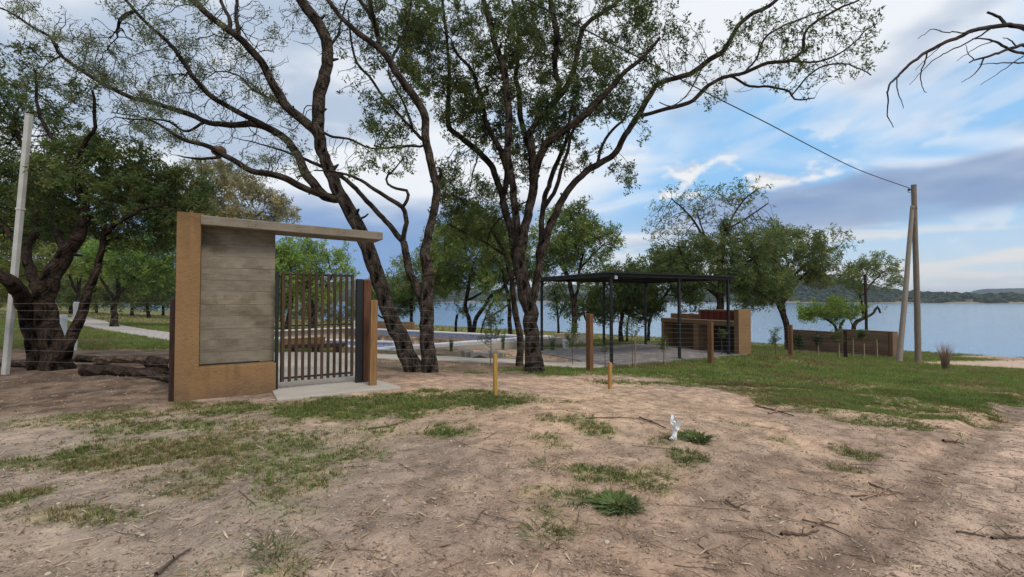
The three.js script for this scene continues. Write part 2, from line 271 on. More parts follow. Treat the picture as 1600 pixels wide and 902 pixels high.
function grassAt(x, d) {
  for (const [w, pts] of PATHS) for (const q of pts) if ((q.x - x) * (q.x - x) + (q.z - d) * (q.z - d) < w * w) return 0;
  const [t, n] = tn(x, d);
  const w = (fbm(x * 0.9 + 3, d * 0.9 + 8, 4) - 0.5), w2 = fbm(x * 3.1, d * 3.1 + 4, 3) - 0.5;
  let g = 0;
  if (n < 0.9) {                                                    // verge between fence and road
    const road = ss(-7.75, -7.0, n + w * 1.4 + w2 * 0.5), edge = ss(7.9, 10.2, t + w * 3.2 + w2 + (n > -2.4 ? 0.8 * (n + 2.4) : 0));
    g = Math.max(g, road * edge * (0.92 + 0.5 * w));
    g *= (1 - 0.9 * ss(38, 46, t)) * (1 - sandAt(t, n)); g *= 1 - 0.55 * ss(0.54, 0.66, fbm(x * 0.8 + 40, d * 1.6, 4)) * ss(14, 9, d);
  }
  if (n > -0.6) {                                                   // lawn and beds behind the fence
    const lawn = ss(8.6, 10.2, t + w * 2.0 + w2 - 3.4 * ss(0.8, 2.2, n) * ss(10, 8, n)), bed = ss(0.2, 1.2, n) * 0.30;
    g = Math.max(g, lawn * 0.95, bed * ss(-0.12, 0.12, w + w2 * 0.6) * ss(2.5, 4, t));
    const far = ss(19, 24, d) * ss(-0.5, 0.5, n - 2); g = Math.max(g, far * 0.85);
    g = Math.max(g, ss(14.2, 15.6, d + w * 2) * ss(-5.5, -6.8, x + w * 2) * 0.9);
  }
  if (x < 6 && d < 10) for (const p of PATCH) {
    const q = Math.pow((x - p.x) / p.rx, 2) + Math.pow((d - p.d) / p.rd, 2);
    if (q < 5) g = Math.max(g, p.w * ss(3.2, -0.4, q + w * 3.2 + w2 * 3.4));
  }
  const q = [(x - PERG.c[0]) * PERG.u[0] + (d - PERG.c[1]) * PERG.u[1], (x - PERG.c[0]) * PERG.v[0] + (d - PERG.c[1]) * PERG.v[1]];
  if (q[0] > -0.55 && q[0] < PERG.L + 0.85 && q[1] > -0.35 && q[1] < PERG.W + 0.45) g = 0;
  const [a, b] = poolCoord(x, d); if (a > -0.4 && a < 9.9 && b > -0.4 && b < 15.4) g = 0;
  return clamp(g);
}
function registerPath(mid, w) { const c = new THREE.CatmullRomCurve3(mid.map(([x, d]) => V(x, 0, d)), false, 'centripetal'); PATHS.push([w + 0.05, c.getSpacedPoints(Math.ceil(c.getLength() / 0.3))]); }
const gxd = (px, py) => { const q = ground(px, py); return [q.x, -q.z]; };
const PATH1 = [gxd(440, 553), gxd(520, 555), gxd(600, 558), gxd(690, 561), gxd(800, 565), gxd(930, 570)], PATH2 = [gxd(330, 536), gxd(268, 526), gxd(225, 520), gxd(180, 513), gxd(148, 506), gxd(128, 500), gxd(118, 496.5)];
registerPath(PATH1, 0.62); registerPath(PATH2, 0.95);
function soilColour(x, d) {
  const [t, n] = tn(x, d);
  const a = fbm(x * 0.5 + 9, d * 0.5, 4), b = fbm(x * 2.4, d * 2.4 + 5, 4), f = fbm(x * 7, d * 7, 3);
  let c = mix3([0.375, 0.272, 0.208], [0.545, 0.372, 0.262], ss(0.35, 0.65, a + 0.4 * (b - 0.5)));
  c = mix3(c, [0.62, 0.43, 0.28], 0.65 * Math.exp(-Math.pow((x - 1.6) / 2.6, 2) - Math.pow((d - 7.2) / 2.6, 2)));
  c = mix3(c, [0.41, 0.335, 0.265], 0.65 * ss(0.5, -2.5, x) * ss(7, 5, d));
  c = mix3(c, [0.56, 0.41, 0.31], 0.75 * ss(0.5, -0.5, rutAt(t, n)) * ss(1, 4, t));
  c = mix3(c, c.map((k) => k * 0.62), 0.9 * Math.exp(-Math.pow((rutAt(t, n) + 0.02) / 0.15, 4)) * ss(1.5, 3.5, t) * ss(0.25, 0.6, b + 0.2));  // shade of the rut walls painted as a dark band in the soil
  const damp = ss(0.50, 0.68, fbm(x * 1.1 + 20, d * 1.1 + 3, 4)); c = mix3(c, c.map((k) => k * 0.74), damp * 0.7);
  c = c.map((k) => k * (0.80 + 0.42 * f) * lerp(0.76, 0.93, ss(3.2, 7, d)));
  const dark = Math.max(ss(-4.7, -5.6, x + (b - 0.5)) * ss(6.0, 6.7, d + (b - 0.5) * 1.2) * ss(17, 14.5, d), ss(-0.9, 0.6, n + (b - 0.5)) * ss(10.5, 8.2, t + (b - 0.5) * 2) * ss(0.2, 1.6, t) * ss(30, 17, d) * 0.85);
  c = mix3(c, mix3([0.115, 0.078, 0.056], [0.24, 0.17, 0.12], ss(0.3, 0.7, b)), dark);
  // sandy track beside the lake
  const sand = sandAt(t, n);
  c = mix3(c, [0.58, 0.44, 0.33], sand * 0.8);
  const g = grassAt(x, d);
  c = mix3(c, mix3([0.16, 0.19, 0.05], [0.26, 0.215, 0.09], ss(0.35, 0.7, b)), Math.pow(g, 1.4) * 0.88);
  if (d > 60) c = mix3(c, [0.10, 0.12, 0.05], ss(60, 90, d) * 0.7);
  return c;
}
{
  const xs = [], ds = [];
  { let x = 0, s = 0.055; while (x < 420) { xs.push(x); if (x > 7) s *= 1.035; x += s; } const neg = xs.slice(1).map((q) => -q).reverse(); xs.unshift(...neg); }
  { for (let d = -60; d < 0; d += 6) ds.push(d); for (let d = 0; d < 1.8; d += 0.3) ds.push(d); let d = 1.8, s = 0.045; while (d < 430) { ds.push(d); if (d > 9) s *= 1.034; d += s; } }
  const nx = xs.length, nd = ds.length, P = new Float32Array(nx * nd * 3), C = new Float32Array(nx * nd * 3), U = new Float32Array(nx * nd * 2), I = new Uint32Array((nx - 1) * (nd - 1) * 6);
  let o = 0;
  for (let j = 0; j < nd; j++) for (let i = 0; i < nx; i++, o++) {
    const x = xs[i], d = ds[j]; let h = terrain(x, d) - 1.6 * pit(x, d);
    if (d < 12 && Math.abs(x) < 9 && d > 1.5) h += (fbm(x * 8, d * 8, 4) - 0.5) * 0.024 + (vn(x * 15, d * 15) - 0.5) * 0.012;
    else if (d > 1.5 && d < 40) h += (fbm(x * 2, d * 2, 2) - 0.5) * 0.05;
    P[o * 3] = x; P[o * 3 + 1] = h; P[o * 3 + 2] = -d;
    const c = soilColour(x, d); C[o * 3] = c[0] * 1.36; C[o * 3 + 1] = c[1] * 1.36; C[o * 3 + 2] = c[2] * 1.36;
    U[o * 2] = x / 2.3 + 0.15 * Math.sin(d * 0.7); U[o * 2 + 1] = d / 2.3 + 0.15 * Math.sin(x * 0.6);
  }
  o = 0; for (let j = 0; j < nd - 1; j++) for (let i = 0; i < nx - 1; i++) { const a = j * nx + i, b = a + 1, c = a + nx, d = c + 1; I[o++] = a; I[o++] = b; I[o++] = d; I[o++] = a; I[o++] = d; I[o++] = c; }
  const g = new THREE.BufferGeometry(); g.setAttribute('position', new THREE.BufferAttribute(P, 3)); g.setAttribute('color', new THREE.BufferAttribute(C, 3)); g.setAttribute('uv', new THREE.BufferAttribute(U, 2)); g.setIndex(new THREE.BufferAttribute(I, 1)); g.computeVertexNormals();
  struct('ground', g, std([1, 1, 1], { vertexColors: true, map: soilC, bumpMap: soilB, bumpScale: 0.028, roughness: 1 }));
}
// ---- the lake
{
  const g = new THREE.PlaneGeometry(9000, 5200, 1, 1); g.rotateX(-Math.PI / 2); g.translate(1500, LAKE, -2640);
  const uv = g.attributes.uv, p = g.attributes.position; for (let i = 0; i < uv.count; i++) uv.setXY(i, p.getX(i) / 9, p.getZ(i) / 9);
  struct('lake', g, phys([0.125, 0.26, 0.41], { roughness: 0.10, bumpMap: rippleB, bumpScale: 0.05, ior: 1.33 }));
}
// ---- hills and wooded shore across the water
function ridge(name, az0, az1, dist, heightAt, depth, colour, amp, f) {
  const nu = 260, nv = 14, P = [], C = [], I = [];
  for (let i = 0; i <= nu; i++) {
    const az = lerp(az0, az1, i / nu), H = heightAt(az);
    for (let j = 0; j <= nv; j++) {
      const v = j / nv, R = dist + depth * v, x = Math.sin(az) * R, z = -Math.cos(az) * R;
      const prof = Math.sin(Math.min(1, v * 1.25) * Math.PI / 2) * (v > 0.8 ? 1 - (v - 0.8) * 1.5 : 1);
      const bump = (fbm(az * f + 5, v * f * 0.12 + 3, 5) - 0.5) * amp * ss(0, 0.12, v) + (vn(az * f * 9, v * 40) - 0.4) * amp * 0.5 * ss(0, 0.1, v);
      P.push(x, LAKE - 2 + H * prof + bump + 2 * v, z);
      const q = fbm(az * f * 2.3 + 8, v * 9, 4), s = ss(0.62, 0.75, fbm(az * f + 50, v * 6, 4)) * 0.6; const c = mix3(mix3(colour, colour.map((k) => k * 0.5), ss(0.35, 0.65, q)), [0.26, 0.20, 0.13], s * (v < 0.35 ? 0.7 : 0.25));
      C.push(...c);
    }
  }
  const w = nv + 1; for (let i = 0; i < nu; i++) for (let j = 0; j < nv; j++) { const a = i * w + j, b = a + w; I.push(a, b, a + 1, b, b + 1, a + 1); }
  const g = new THREE.BufferGeometry(); g.setAttribute('position', new THREE.Float32BufferAttribute(P, 3)); g.setAttribute('color', new THREE.Float32BufferAttribute(C, 3)); g.setIndex(I); g.computeVertexNormals();
  return struct(name, g, std([1, 1, 1], { vertexColors: true, roughness: 1 }));
}
let shoreH; function shoreTop(a, v) { const prof = Math.sin(Math.min(1, v * 1.25) * Math.PI / 2); return -2 + shoreH(a) * prof + 2 * v; }
const AZ = (px) => Math.atan2(px - 800, FPX), bell = (a, c, w) => Math.exp(-Math.pow((a - c) / w, 2));
shoreH = (a) => 9 + 9 * fbm(a * 9, 2, 3) + 34 * bell(a, AZ(1275), 0.10) + 12 * bell(a, AZ(1180), 0.12) + 22 * bell(a, AZ(640), 0.16) + 20 * ss(-0.3, -0.9, a);
ridge('far_shore', -1.45, 1.5, 820, shoreH, 420, [0.045, 0.058, 0.034], 8, 60);
ridge('hill', -1.5, AZ(1260), 1500, (a) => 24 + 66 * bell(a, AZ(640), 0.13) + 46 * bell(a, AZ(880), 0.12) + 40 * bell(a, AZ(400), 0.3) + 44 * bell(a, AZ(1130), 0.16), 700, [0.05, 0.07, 0.035], 8, 45);
ridge('hill', AZ(1330), 1.5, 2300, (a) => 6 + 38 * ss(AZ(1480), AZ(1540), a) + 8 * ss(AZ(1340), AZ(1480), a), 900, [0.06, 0.08, 0.05], 6, 40);
// pale beach line along the far shore
{
  const P = [], I = []; const n = 160; for (let i = 0; i <= n; i++) { const a = lerp(-1.0, 1.4, i / n), r = 816 - 6 * fbm(a * 30, 1, 3); P.push(Math.sin(a) * r, LAKE + 0.05, -Math.cos(a) * r, Math.sin(a) * (r + 20), LAKE + 0.4 + 3.2 * fbm(a * 40, 6, 3), -Math.cos(a) * (r + 20)); if (i < n) { const k = i * 2; I.push(k, k + 2, k + 1, k + 1, k + 2, k + 3); } }
  const g = new THREE.BufferGeometry(); g.setAttribute('position', new THREE.Float32BufferAttribute(P, 3)); g.setIndex(I); g.computeVertexNormals(); struct('shore_beach', g, std([0.24, 0.20, 0.15], { roughness: 1 }));
}
// ---- paths, draped over the ground
function ribbon(name, mid, halfW, mat, dy = 0.03) {                  // mid: points [x, d], with a real edge on both sides
  const curve = new THREE.CatmullRomCurve3(mid.map(([x, d]) => V(x, 0, d)), false, 'centripetal'); const n = Math.ceil(curve.getLength() / 0.25), P = [], U = [], I = [], m = 6;
  for (let i = 0; i <= n; i++) {
    const c = curve.getPointAt(i / n), t = curve.getTangentAt(i / n), nx = -t.z, nz = t.x, w = halfW * (1 + 0.06 * (vn(i * 0.3, 4) - 0.5));
    const offs = [-1, -1, -0.5, 0, 0.5, 1, 1];
    for (let j = 0; j <= m; j++) { const x = c.x + nx * offs[j] * w, d = c.z + nz * offs[j] * w; P.push(x, terrain(x, d) + (j === 0 || j === m ? -0.12 : dy), -d); U.push(i * 0.25, offs[j] * w); }
  }
  for (let i = 0; i < n; i++) for (let j = 0; j < m; j++) { const a = i * (m + 1) + j, b = a + m + 1; I.push(a, a + 1, b, a + 1, b + 1, b); }
  const g = new THREE.BufferGeometry(); g.setAttribute('position', new THREE.Float32BufferAttribute(P, 3)); g.setAttribute('uv', new THREE.Float32BufferAttribute(U, 2)); g.setIndex(I); g.computeVertexNormals();
  return struct(name, g, mat);
}
ribbon('path', PATH1, 0.62, M.floorConc, 0.035);
ribbon('path', PATH2, 0.95, std([0.56, 0.51, 0.46], { map: soilC, bumpMap: soilB, bumpScale: 0.02, roughness: 1 }), 0.03);

// ---- walls, gate and entrance
const WA = 32 * Math.PI / 180, WU = [Math.cos(WA), Math.sin(WA)], WN = [-Math.sin(WA), Math.cos(WA)];
// local axes of everything at the entrance: +x along the wall, -z away from the camera
function entry(name, label, category, t = 0, n = 0, y = 0) { return thing(name, label, category, W0[0] + WU[0] * t + WN[0] * n, y, -(W0[1] + WU[1] * t + WN[1] * n), WA); }
{
  const w = entry('entrance_wall', 'ochre rendered entrance wall framing a board-marked concrete panel', 'wall');
  // L-shaped frame: tall pillar and low plinth
  const L = new THREE.Shape(); L.moveTo(0, -0.25); L.lineTo(1.40, -0.25); L.lineTo(1.40, 0.50); L.lineTo(0.30, 0.50); L.lineTo(0.30, 2.97); L.lineTo(0, 2.97); L.closePath();
  const hole = new THREE.Path(); hole.absarc(0.66, 0.035, 0.022, 0, 6.3); L.holes.push(hole);
  const g = metreUV(new THREE.ExtrudeGeometry(L, { depth: 0.56, bevelEnabled: true, bevelSize: 0.008, bevelThickness: 0.008, bevelSegments: 2, curveSegments: 12 }), 1 / 3); g.translate(0, 0, -0.56);
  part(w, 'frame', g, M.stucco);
  part(w, 'drain_hole', box(0.07, 0.06, 0.02, 0.66, 0.005, -0.03, 0), M.ironBlack);
  // panel cast between boards: every course stands a little differently
  const r = rng(5); let y = 0.52; const courses = [0.20, 0.21, 0.19, 0.22, 0.20, 0.23, 0.19, 0.21, 0.20, 0.21, 0.19, 0.13];
  const tones = [0, 1, 2, 3].map((k) => { const m = M.concrete.clone(); const q = [1.0, 0.95, 0.90, 0.98][k]; m.color.setRGB(0.288 * q, 0.250 * q, 0.196 * q); return m; });
  const core = box(1.10, 2.36, 0.2, 0.846, 0.505, -0.42, 0); part(w, 'panel_core', core, tones[2]);
  courses.forEach((h, i) => {
    h *= 2.32 / 2.38; const proud = 0.003 + r() * 0.006;
    const c = box(1.104, h - 0.0016, 0.03, 0.848, y, -0.318 + proud, 0.004, undefined, 0.9); part(w, 'concrete_course', jitter(c, 0.003, 9, i), tones[[0, 2, 1, 0, 3, 0, 1, 0, 3, 0, 2, 1][i]]); y += h;
  });
  part(w, 'gap_shade_strip', box(0.86, 0.03, 0.05, 0.74, 0.503, -0.283, 0.004), M.ironBlack);  // black strip stands in for the shade of a gap at the panel foot
  const e = entry('entrance_canopy', 'long raw concrete canopy slab projecting from ochre wall over the gate', 'canopy', 0.305, -0.04, 2.80);
  const s = box(2.92, 0.15, 0.62, 1.46, 0, -0.31, 0.012, undefined, 0.7); const p = s.attributes.position; for (let i = 0; i < p.count; i++) p.setY(i, p.getY(i) - 0.05 * p.getX(i) / 2.92);
  s.computeVertexNormals(); part(e, 'slab', jitter(s, 0.002, 4, 2), tones[0]);
}
{
  const f = entry('entrance_floor', 'pale concrete threshold slab under the slatted gate', 'slab', 1.37, -0.78, -0.035);
  const S = new THREE.Shape(); S.moveTo(0, 0); S.lineTo(1.95, -0.03); S.lineTo(1.70, 1.5); S.lineTo(0, 1.5); S.closePath();
  const g = metreUV(new THREE.ExtrudeGeometry(S, { depth: 0.28, bevelEnabled: true, bevelSize: 0.012, bevelThickness: 0.012, bevelSegments: 2 }), 0.7); g.rotateX(-Math.PI / 2); g.translate(0, -0.215, 0); part(f, 'slab', g, M.floorConc);
  const yard = (a, b, c, d) => { const P = [], I = [], U = [], n = 14; for (let j = 0; j <= n; j++) for (let i = 0; i <= n; i++) { const u = i / n, v = j / n, x = lerp(lerp(a[0], b[0], u), lerp(d[0], c[0], u), v), k = lerp(lerp(a[1], b[1], u), lerp(d[1], c[1], u), v); P.push(x, terrain(x, k) + 0.026, -k); U.push(x, k); } for (let j = 0; j < n; j++) for (let i = 0; i < n; i++) { const q = j * (n + 1) + i; I.push(q, q + 1, q + n + 1, q + 1, q + n + 2, q + n + 1); } const g2 = new THREE.BufferGeometry(); g2.setAttribute('position', new THREE.Float32BufferAttribute(P, 3)); g2.setAttribute('uv', new THREE.Float32BufferAttribute(U, 2)); g2.setIndex(I); g2.computeVertexNormals(); struct('pavement', g2, M.floorConc); };
  const P = (t, n) => [W0[0] + WU[0] * t + WN[0] * n, W0[1] + WU[1] * t + WN[1] * n];
  yard(P(1.0, 0.75), P(3.0, 0.75), gxd(566, 554), gxd(330, 552));
}
{
  const gate = entry('slatted_gate', 'tall gate of upright brown wooden slats in a black steel frame', 'gate', 1.42, 0.06, 0.06);
  const r = rng(3);
  part(gate, 'hinge_post', box(0.055, 2.05, 0.06, 0.0, -0.02, -0.03), M.ironBlack);
  part(gate, 'frame_stile', box(0.035, 1.90, 0.04, 0.075, 0.10, -0.03), M.ironBlack);
  part(gate, 'frame_stile', box(0.035, 1.90, 0.04, 1.26, 0.10, -0.03), M.ironBlack);
  part(gate, 'top_rail', box(1.15, 0.035, 0.04, 0.667, 1.965, -0.035), M.ironBlack);
  part(gate, 'middle_rail', box(1.15, 0.03, 0.03, 0.667, 1.06, -0.035), M.ironBlack);
  part(gate, 'bottom_rail', box(1.15, 0.035, 0.04, 0.667, 0.145, -0.035), M.ironBlack);
  for (let i = 0; i < 12; i++) { const x = 0.075 + 0.02 + i * 0.1065; const s = box(0.049, 1.90 + 0.012 * r(), 0.034, x, 0.11 - 0.01 * r(), 0.007, 0.003); part(gate, 'slat', s, slatWood[Math.floor(r() * 3)]); }
  part(gate, 'latch', box(0.03, 0.12, 0.03, 1.30, 1.02, 0.0), M.white);
  const p1 = entry('gate_post', 'black square steel post on which the slatted gate closes', 'post', 2.80, 0.02, 0.05); part(p1, 'shaft', box(0.115, 2.02, 0.115, 0, -0.1, 0), M.ironBlack);
  part(p1, 'cap', box(0.119, 0.012, 0.119, 0, 1.921, 0, 0.003), M.ironBlack);
  const p2 = entry('timber_post', 'dark reddish timber post directly right of the black gate post', 'post', 2.945, 0.06, 0.05); part(p2, 'shaft', box(0.14, 2.02, 0.16, 0, -0.1, 0, 0.012), redWood);
}
// ---- fences
const POSTS = [[583, 3.12, 1.58, 0.125], [921, 9.1, 1.56, 0.15], [1110, 15.0, 1.46, 0.16], [1235, 21.1, 1.40, 0.155], [1320, 27.2, 1.42, 0.15], [1385, 33.5, 1.46, 0.15]];
{
  const f = thing('wire_fence', 'wire fence with square timber posts running from the gate down to the lake', 'fence');
  const pos = POSTS.map(([px, t, h, w], i) => { const q = V(W0[0] + FU[0] * t, 0, -(W0[1] + FU[1] * t)); if (i === 0) { q.x = (583 - 800) / FPX * 8.42; q.z = -8.42; } q.y = terrain(q.x, -q.z); return q; });
  const mats = [honeyWood, postWood, postWood, postWood, darkWood, darkWood];
  pos.forEach((q, i) => { const [, , h, w] = POSTS[i]; const g = box(w, h + 0.25, w, 0, -0.25, 0, 0.012); const r = rng(90 + i); g.rotateZ((r() - 0.5) * 0.02); g.rotateY(0.5 + 0.25 * (i ? 1 : 0)); g.translate(q.x, q.y, q.z); part(f, 'post', g, mats[i]); });
  const end = V(W0[0] + FU[0] * 44, 0, -(W0[1] + FU[1] * 44)); end.y = terrain(end.x, -end.z); 
  for (let k = 0; k < 9; k++) {
    const y = 0.20 + k * 0.152, t = new Tubes();
    const pts = []; for (let i = 0; i < pos.length; i++) { const a = pos[i]; const hh = y * POSTS[i][2] / 1.52; if (i) { const b = pts[pts.length - 1]; for (let s = 1; s < 6; s++) pts.push(V(lerp(b.x, a.x, s / 6), lerp(b.y, a.y + hh, s / 6) - 0.02 * Math.sin(s / 6 * Math.PI) * (1 + k % 3), lerp(b.z, a.z, s / 6))); } pts.push(V(a.x, a.y + hh, a.z)); }
    t.add(pts, pts.map(() => 0.0016), 4); part(f, 'wire', t.geo(), M.wire);
  }
  const g = thing('wire_fence', 'wire fence left of the entrance wall with one dark brown post against its pillar', 'fence');
  const a = V(-5.33, 0, -7.26), b = V(-15, 0, -8.9); a.y = terrain(a.x, -a.z); b.y = terrain(b.x, -b.z);
  for (const [i, q] of [a, b].entries()) { const p = box(0.085, 1.85, 0.10, 0, -0.25, 0, 0.01); p.rotateY(0.5); p.translate(q.x, q.y, q.z); part(g, 'post', p, darkWood); }
  [0.20, 0.40, 0.58, 0.76, 0.95, 1.12, 1.28, 1.42, 1.54].forEach((y, k) => { const pts = []; for (let s = 0; s <= 8; s++) pts.push(V(lerp(a.x, b.x, s / 8), lerp(a.y, b.y, s / 8) + y + (k < 2 ? -0.16 : -0.02) * Math.sin(s / 8 * Math.PI), lerp(a.z, b.z, s / 8) + 0.06)); part(g, 'wire', tube(pts, 0.0014, 0.0014, 4), M.wire); });
}
// ---- pergola on its paved patio
const pgy = PERG.y;
{
  const A = Math.atan2(PERG.u[1], PERG.u[0]);
  const p = thing('pergola', 'black steel pergola with flat dark roof on slim posts over paved patio', 'pergola', PERG.c[0], pgy, -PERG.c[1], A);
  const H = 2.98, L = PERG.L, W = PERG.W;
  for (const [x, z] of [[0.05, 0], [3.25, 0], [L - 0.1, 0], [0.05, -W + 0.1], [3.4, -W + 0.1], [L - 0.1, -W + 0.1]]) part(p, 'post', box(0.09, H + 0.1, 0.09, x, -0.1, z), M.ironBlack);
  for (const z of [0, -W + 0.1]) part(p, 'beam', box(L + 0.25, 0.11, 0.06, L / 2, H, z, 0.004), M.ironBlack);
  for (const x of [-0.08, 1.5, 3.1, 4.6, L + 0.08]) part(p, 'rafter', box(0.06, 0.09, W - 0.02, x, H + 0.005, -W / 2 + 0.05, 0.004), M.ironBlack);
  const rib = []; for (let i = 0; i < 26; i++) rib.push(box(0.05, 0.025, W + 0.24, -0.1 + i * (L + 0.2) / 25, H + 0.138, -W / 2 + 0.05, 0.004)); rib.push(box(L + 0.34, 0.03, W + 0.26, L / 2, H + 0.112, -W / 2 + 0.05, 0.004)); part(p, 'roof', merge(rib), M.ironBlack);
  for (const [x, z] of [[0.05, 0], [3.25, 0], [L - 0.1, 0], [0.05, -W + 0.1], [3.4, -W + 0.1], [L - 0.1, -W + 0.1]]) { part(p, 'base_plate', box(0.19, 0.014, 0.19, x, 0.004, z, 0.003), M.ironBlack); part(p, 'bracket', box(0.014, 0.16, 0.16, x + 0.052, H - 0.16, z, 0.003), M.ironBlack); }
  const lamp = thing('floodlight', 'small white square floodlight fixed under the front corner of the pergola roof', 'light', PERG.c[0] + PERG.u[0] * 0.24, pgy + 2.88, -(PERG.c[1] + PERG.u[1] * 0.24 - 0.06), A);
  part(lamp, 'housing', box(0.12, 0.11, 0.05, 0, 0.02, 0), M.white); part(lamp, 'bracket', box(0.03, 0.05, 0.02, 0, 0.11, -0.01), M.white); part(lamp, 'lens', box(0.09, 0.08, 0.01, 0, 0.035, 0.028, 0.002), std([0.6, 0.6, 0.6], { roughness: 0.2 }));
  // paving: courses of grey blocks
  const pat = thing('patio', 'grey block-paved patio beneath the black pergola', 'patio', PERG.c[0], pgy, -PERG.c[1], A);
  part(pat, 'base', box(L + 1.2, 0.25, W + 0.56, L / 2 + 0.18, -0.29, -W / 2 - 0.03, 0), std([0.10, 0.095, 0.09]));
  const r = rng(77), g = [[], [], []]; const bw = 0.40, bd = 0.20;
  for (let j = 0; j < 26; j++) for (let i = -1; i < 19; i++) { const x0 = Math.max(-0.42, -0.42 + (i + (j % 2) * 0.5) * bw), x1 = Math.min(L + 0.76, -0.42 + (i + 1 + (j % 2) * 0.5) * bw); if (x1 - x0 < 0.06) continue; const q = box(x1 - x0 - 0.014, 0.05, bd - 0.014, (x0 + x1) / 2, -0.048 + r() * 0.008, 0.25 - (j + 0.5) * bd, 0); g[Math.floor(r() * 3)].push(q); }
  g.forEach((l, i) => part(pat, 'paving_blocks', merge(l), std([[0.30, 0.27, 0.26], [0.25, 0.23, 0.225], [0.35, 0.315, 0.30]][i], { map: stuccoC, bumpMap: stuccoB, bumpScale: 0.004 }), 'stuff'));
  // ---- built-in barbecue counter along the right side of the patio; local +x away along the patio edge, front toward -z side turned to the patio
  const o = [PERG.c[0] + PERG.u[0] * (L + 0.22) - PERG.v[0] * 0.12, PERG.c[1] + PERG.u[1] * (L + 0.22) - PERG.v[1] * 0.12];
  const bq = thing('barbecue_counter', 'ochre built-in barbecue counter with open bays and red timber back panel beside pergola', 'barbecue', o[0], pgy, -o[1], A + Math.PI / 2);
  // here +x runs away from the camera along the patio edge and +z points out of the patio (away from it) after the turn; depth goes to +z
  const D = 0.74, Ls = 4.05;
  part(bq, 'end_pillar', box(0.22, 1.95, D, 0.0, -0.15, D / 2, 0.01), M.stuccoDull);
  part(bq, 'back_wall', box(Ls - 0.2, 1.3, 0.12, Ls / 2 + 0.1, -0.1, D - 0.07, 0.006), M.stuccoDull);
  part(bq, 'pier', box(0.26, 1.23, D - 0.14, 2.02, -0.1, D / 2 - 0.07, 0.006), M.stuccoDull);
  part(bq, 'pier', box(0.16, 1.23, D - 0.14, Ls - 0.08, -0.1, D / 2 - 0.07, 0.006), M.stuccoDull);
  part(bq, 'bay_shade_lining', box(1.74, 1.12, 0.03, 1.0, 0.0, D - 0.155, 0), std([0.035, 0.026, 0.022], { roughness: 1 })); part(bq, 'bay_shade_lining', box(1.72, 1.12, 0.03, 3.02, 0.0, D - 0.155, 0), std([0.13, 0.075, 0.045], { map: stuccoC, roughness: 1 }));  // dark sheets paint shade into the bays; the near one also stands for soot
  part(bq, 'worktop', box(Ls - 0.1, 0.17, D + 0.03, Ls / 2 + 0.06, 1.135, D / 2 - 0.02, 0.008), M.stuccoDull);
  part(bq, 'worktop_edge', box(Ls - 0.1, 0.03, 0.05, Ls / 2 + 0.06, 1.305, -0.02, 0.004), std([0.55, 0.45, 0.34]));
  part(bq, 'hearth_hood', box(1.95, 0.45, 0.5, 1.09, 1.31, D - 0.25, 0.01), M.stuccoDull);
  for (let i = 0; i < 17; i++) part(bq, 'panel_board', box(0.098, 0.36, 0.02, 0.20 + i * 0.104, 1.34, D - 0.515 - (i % 2) * 0.004, 0.002), wood([[0.20, 0.055, 0.040], [0.16, 0.045, 0.034], [0.235, 0.07, 0.05]][i % 3]));
  part(bq, 'splashback', box(1.9, 0.22, 0.14, 3.08, 1.31, D - 0.08, 0.008), M.stuccoDull);
}
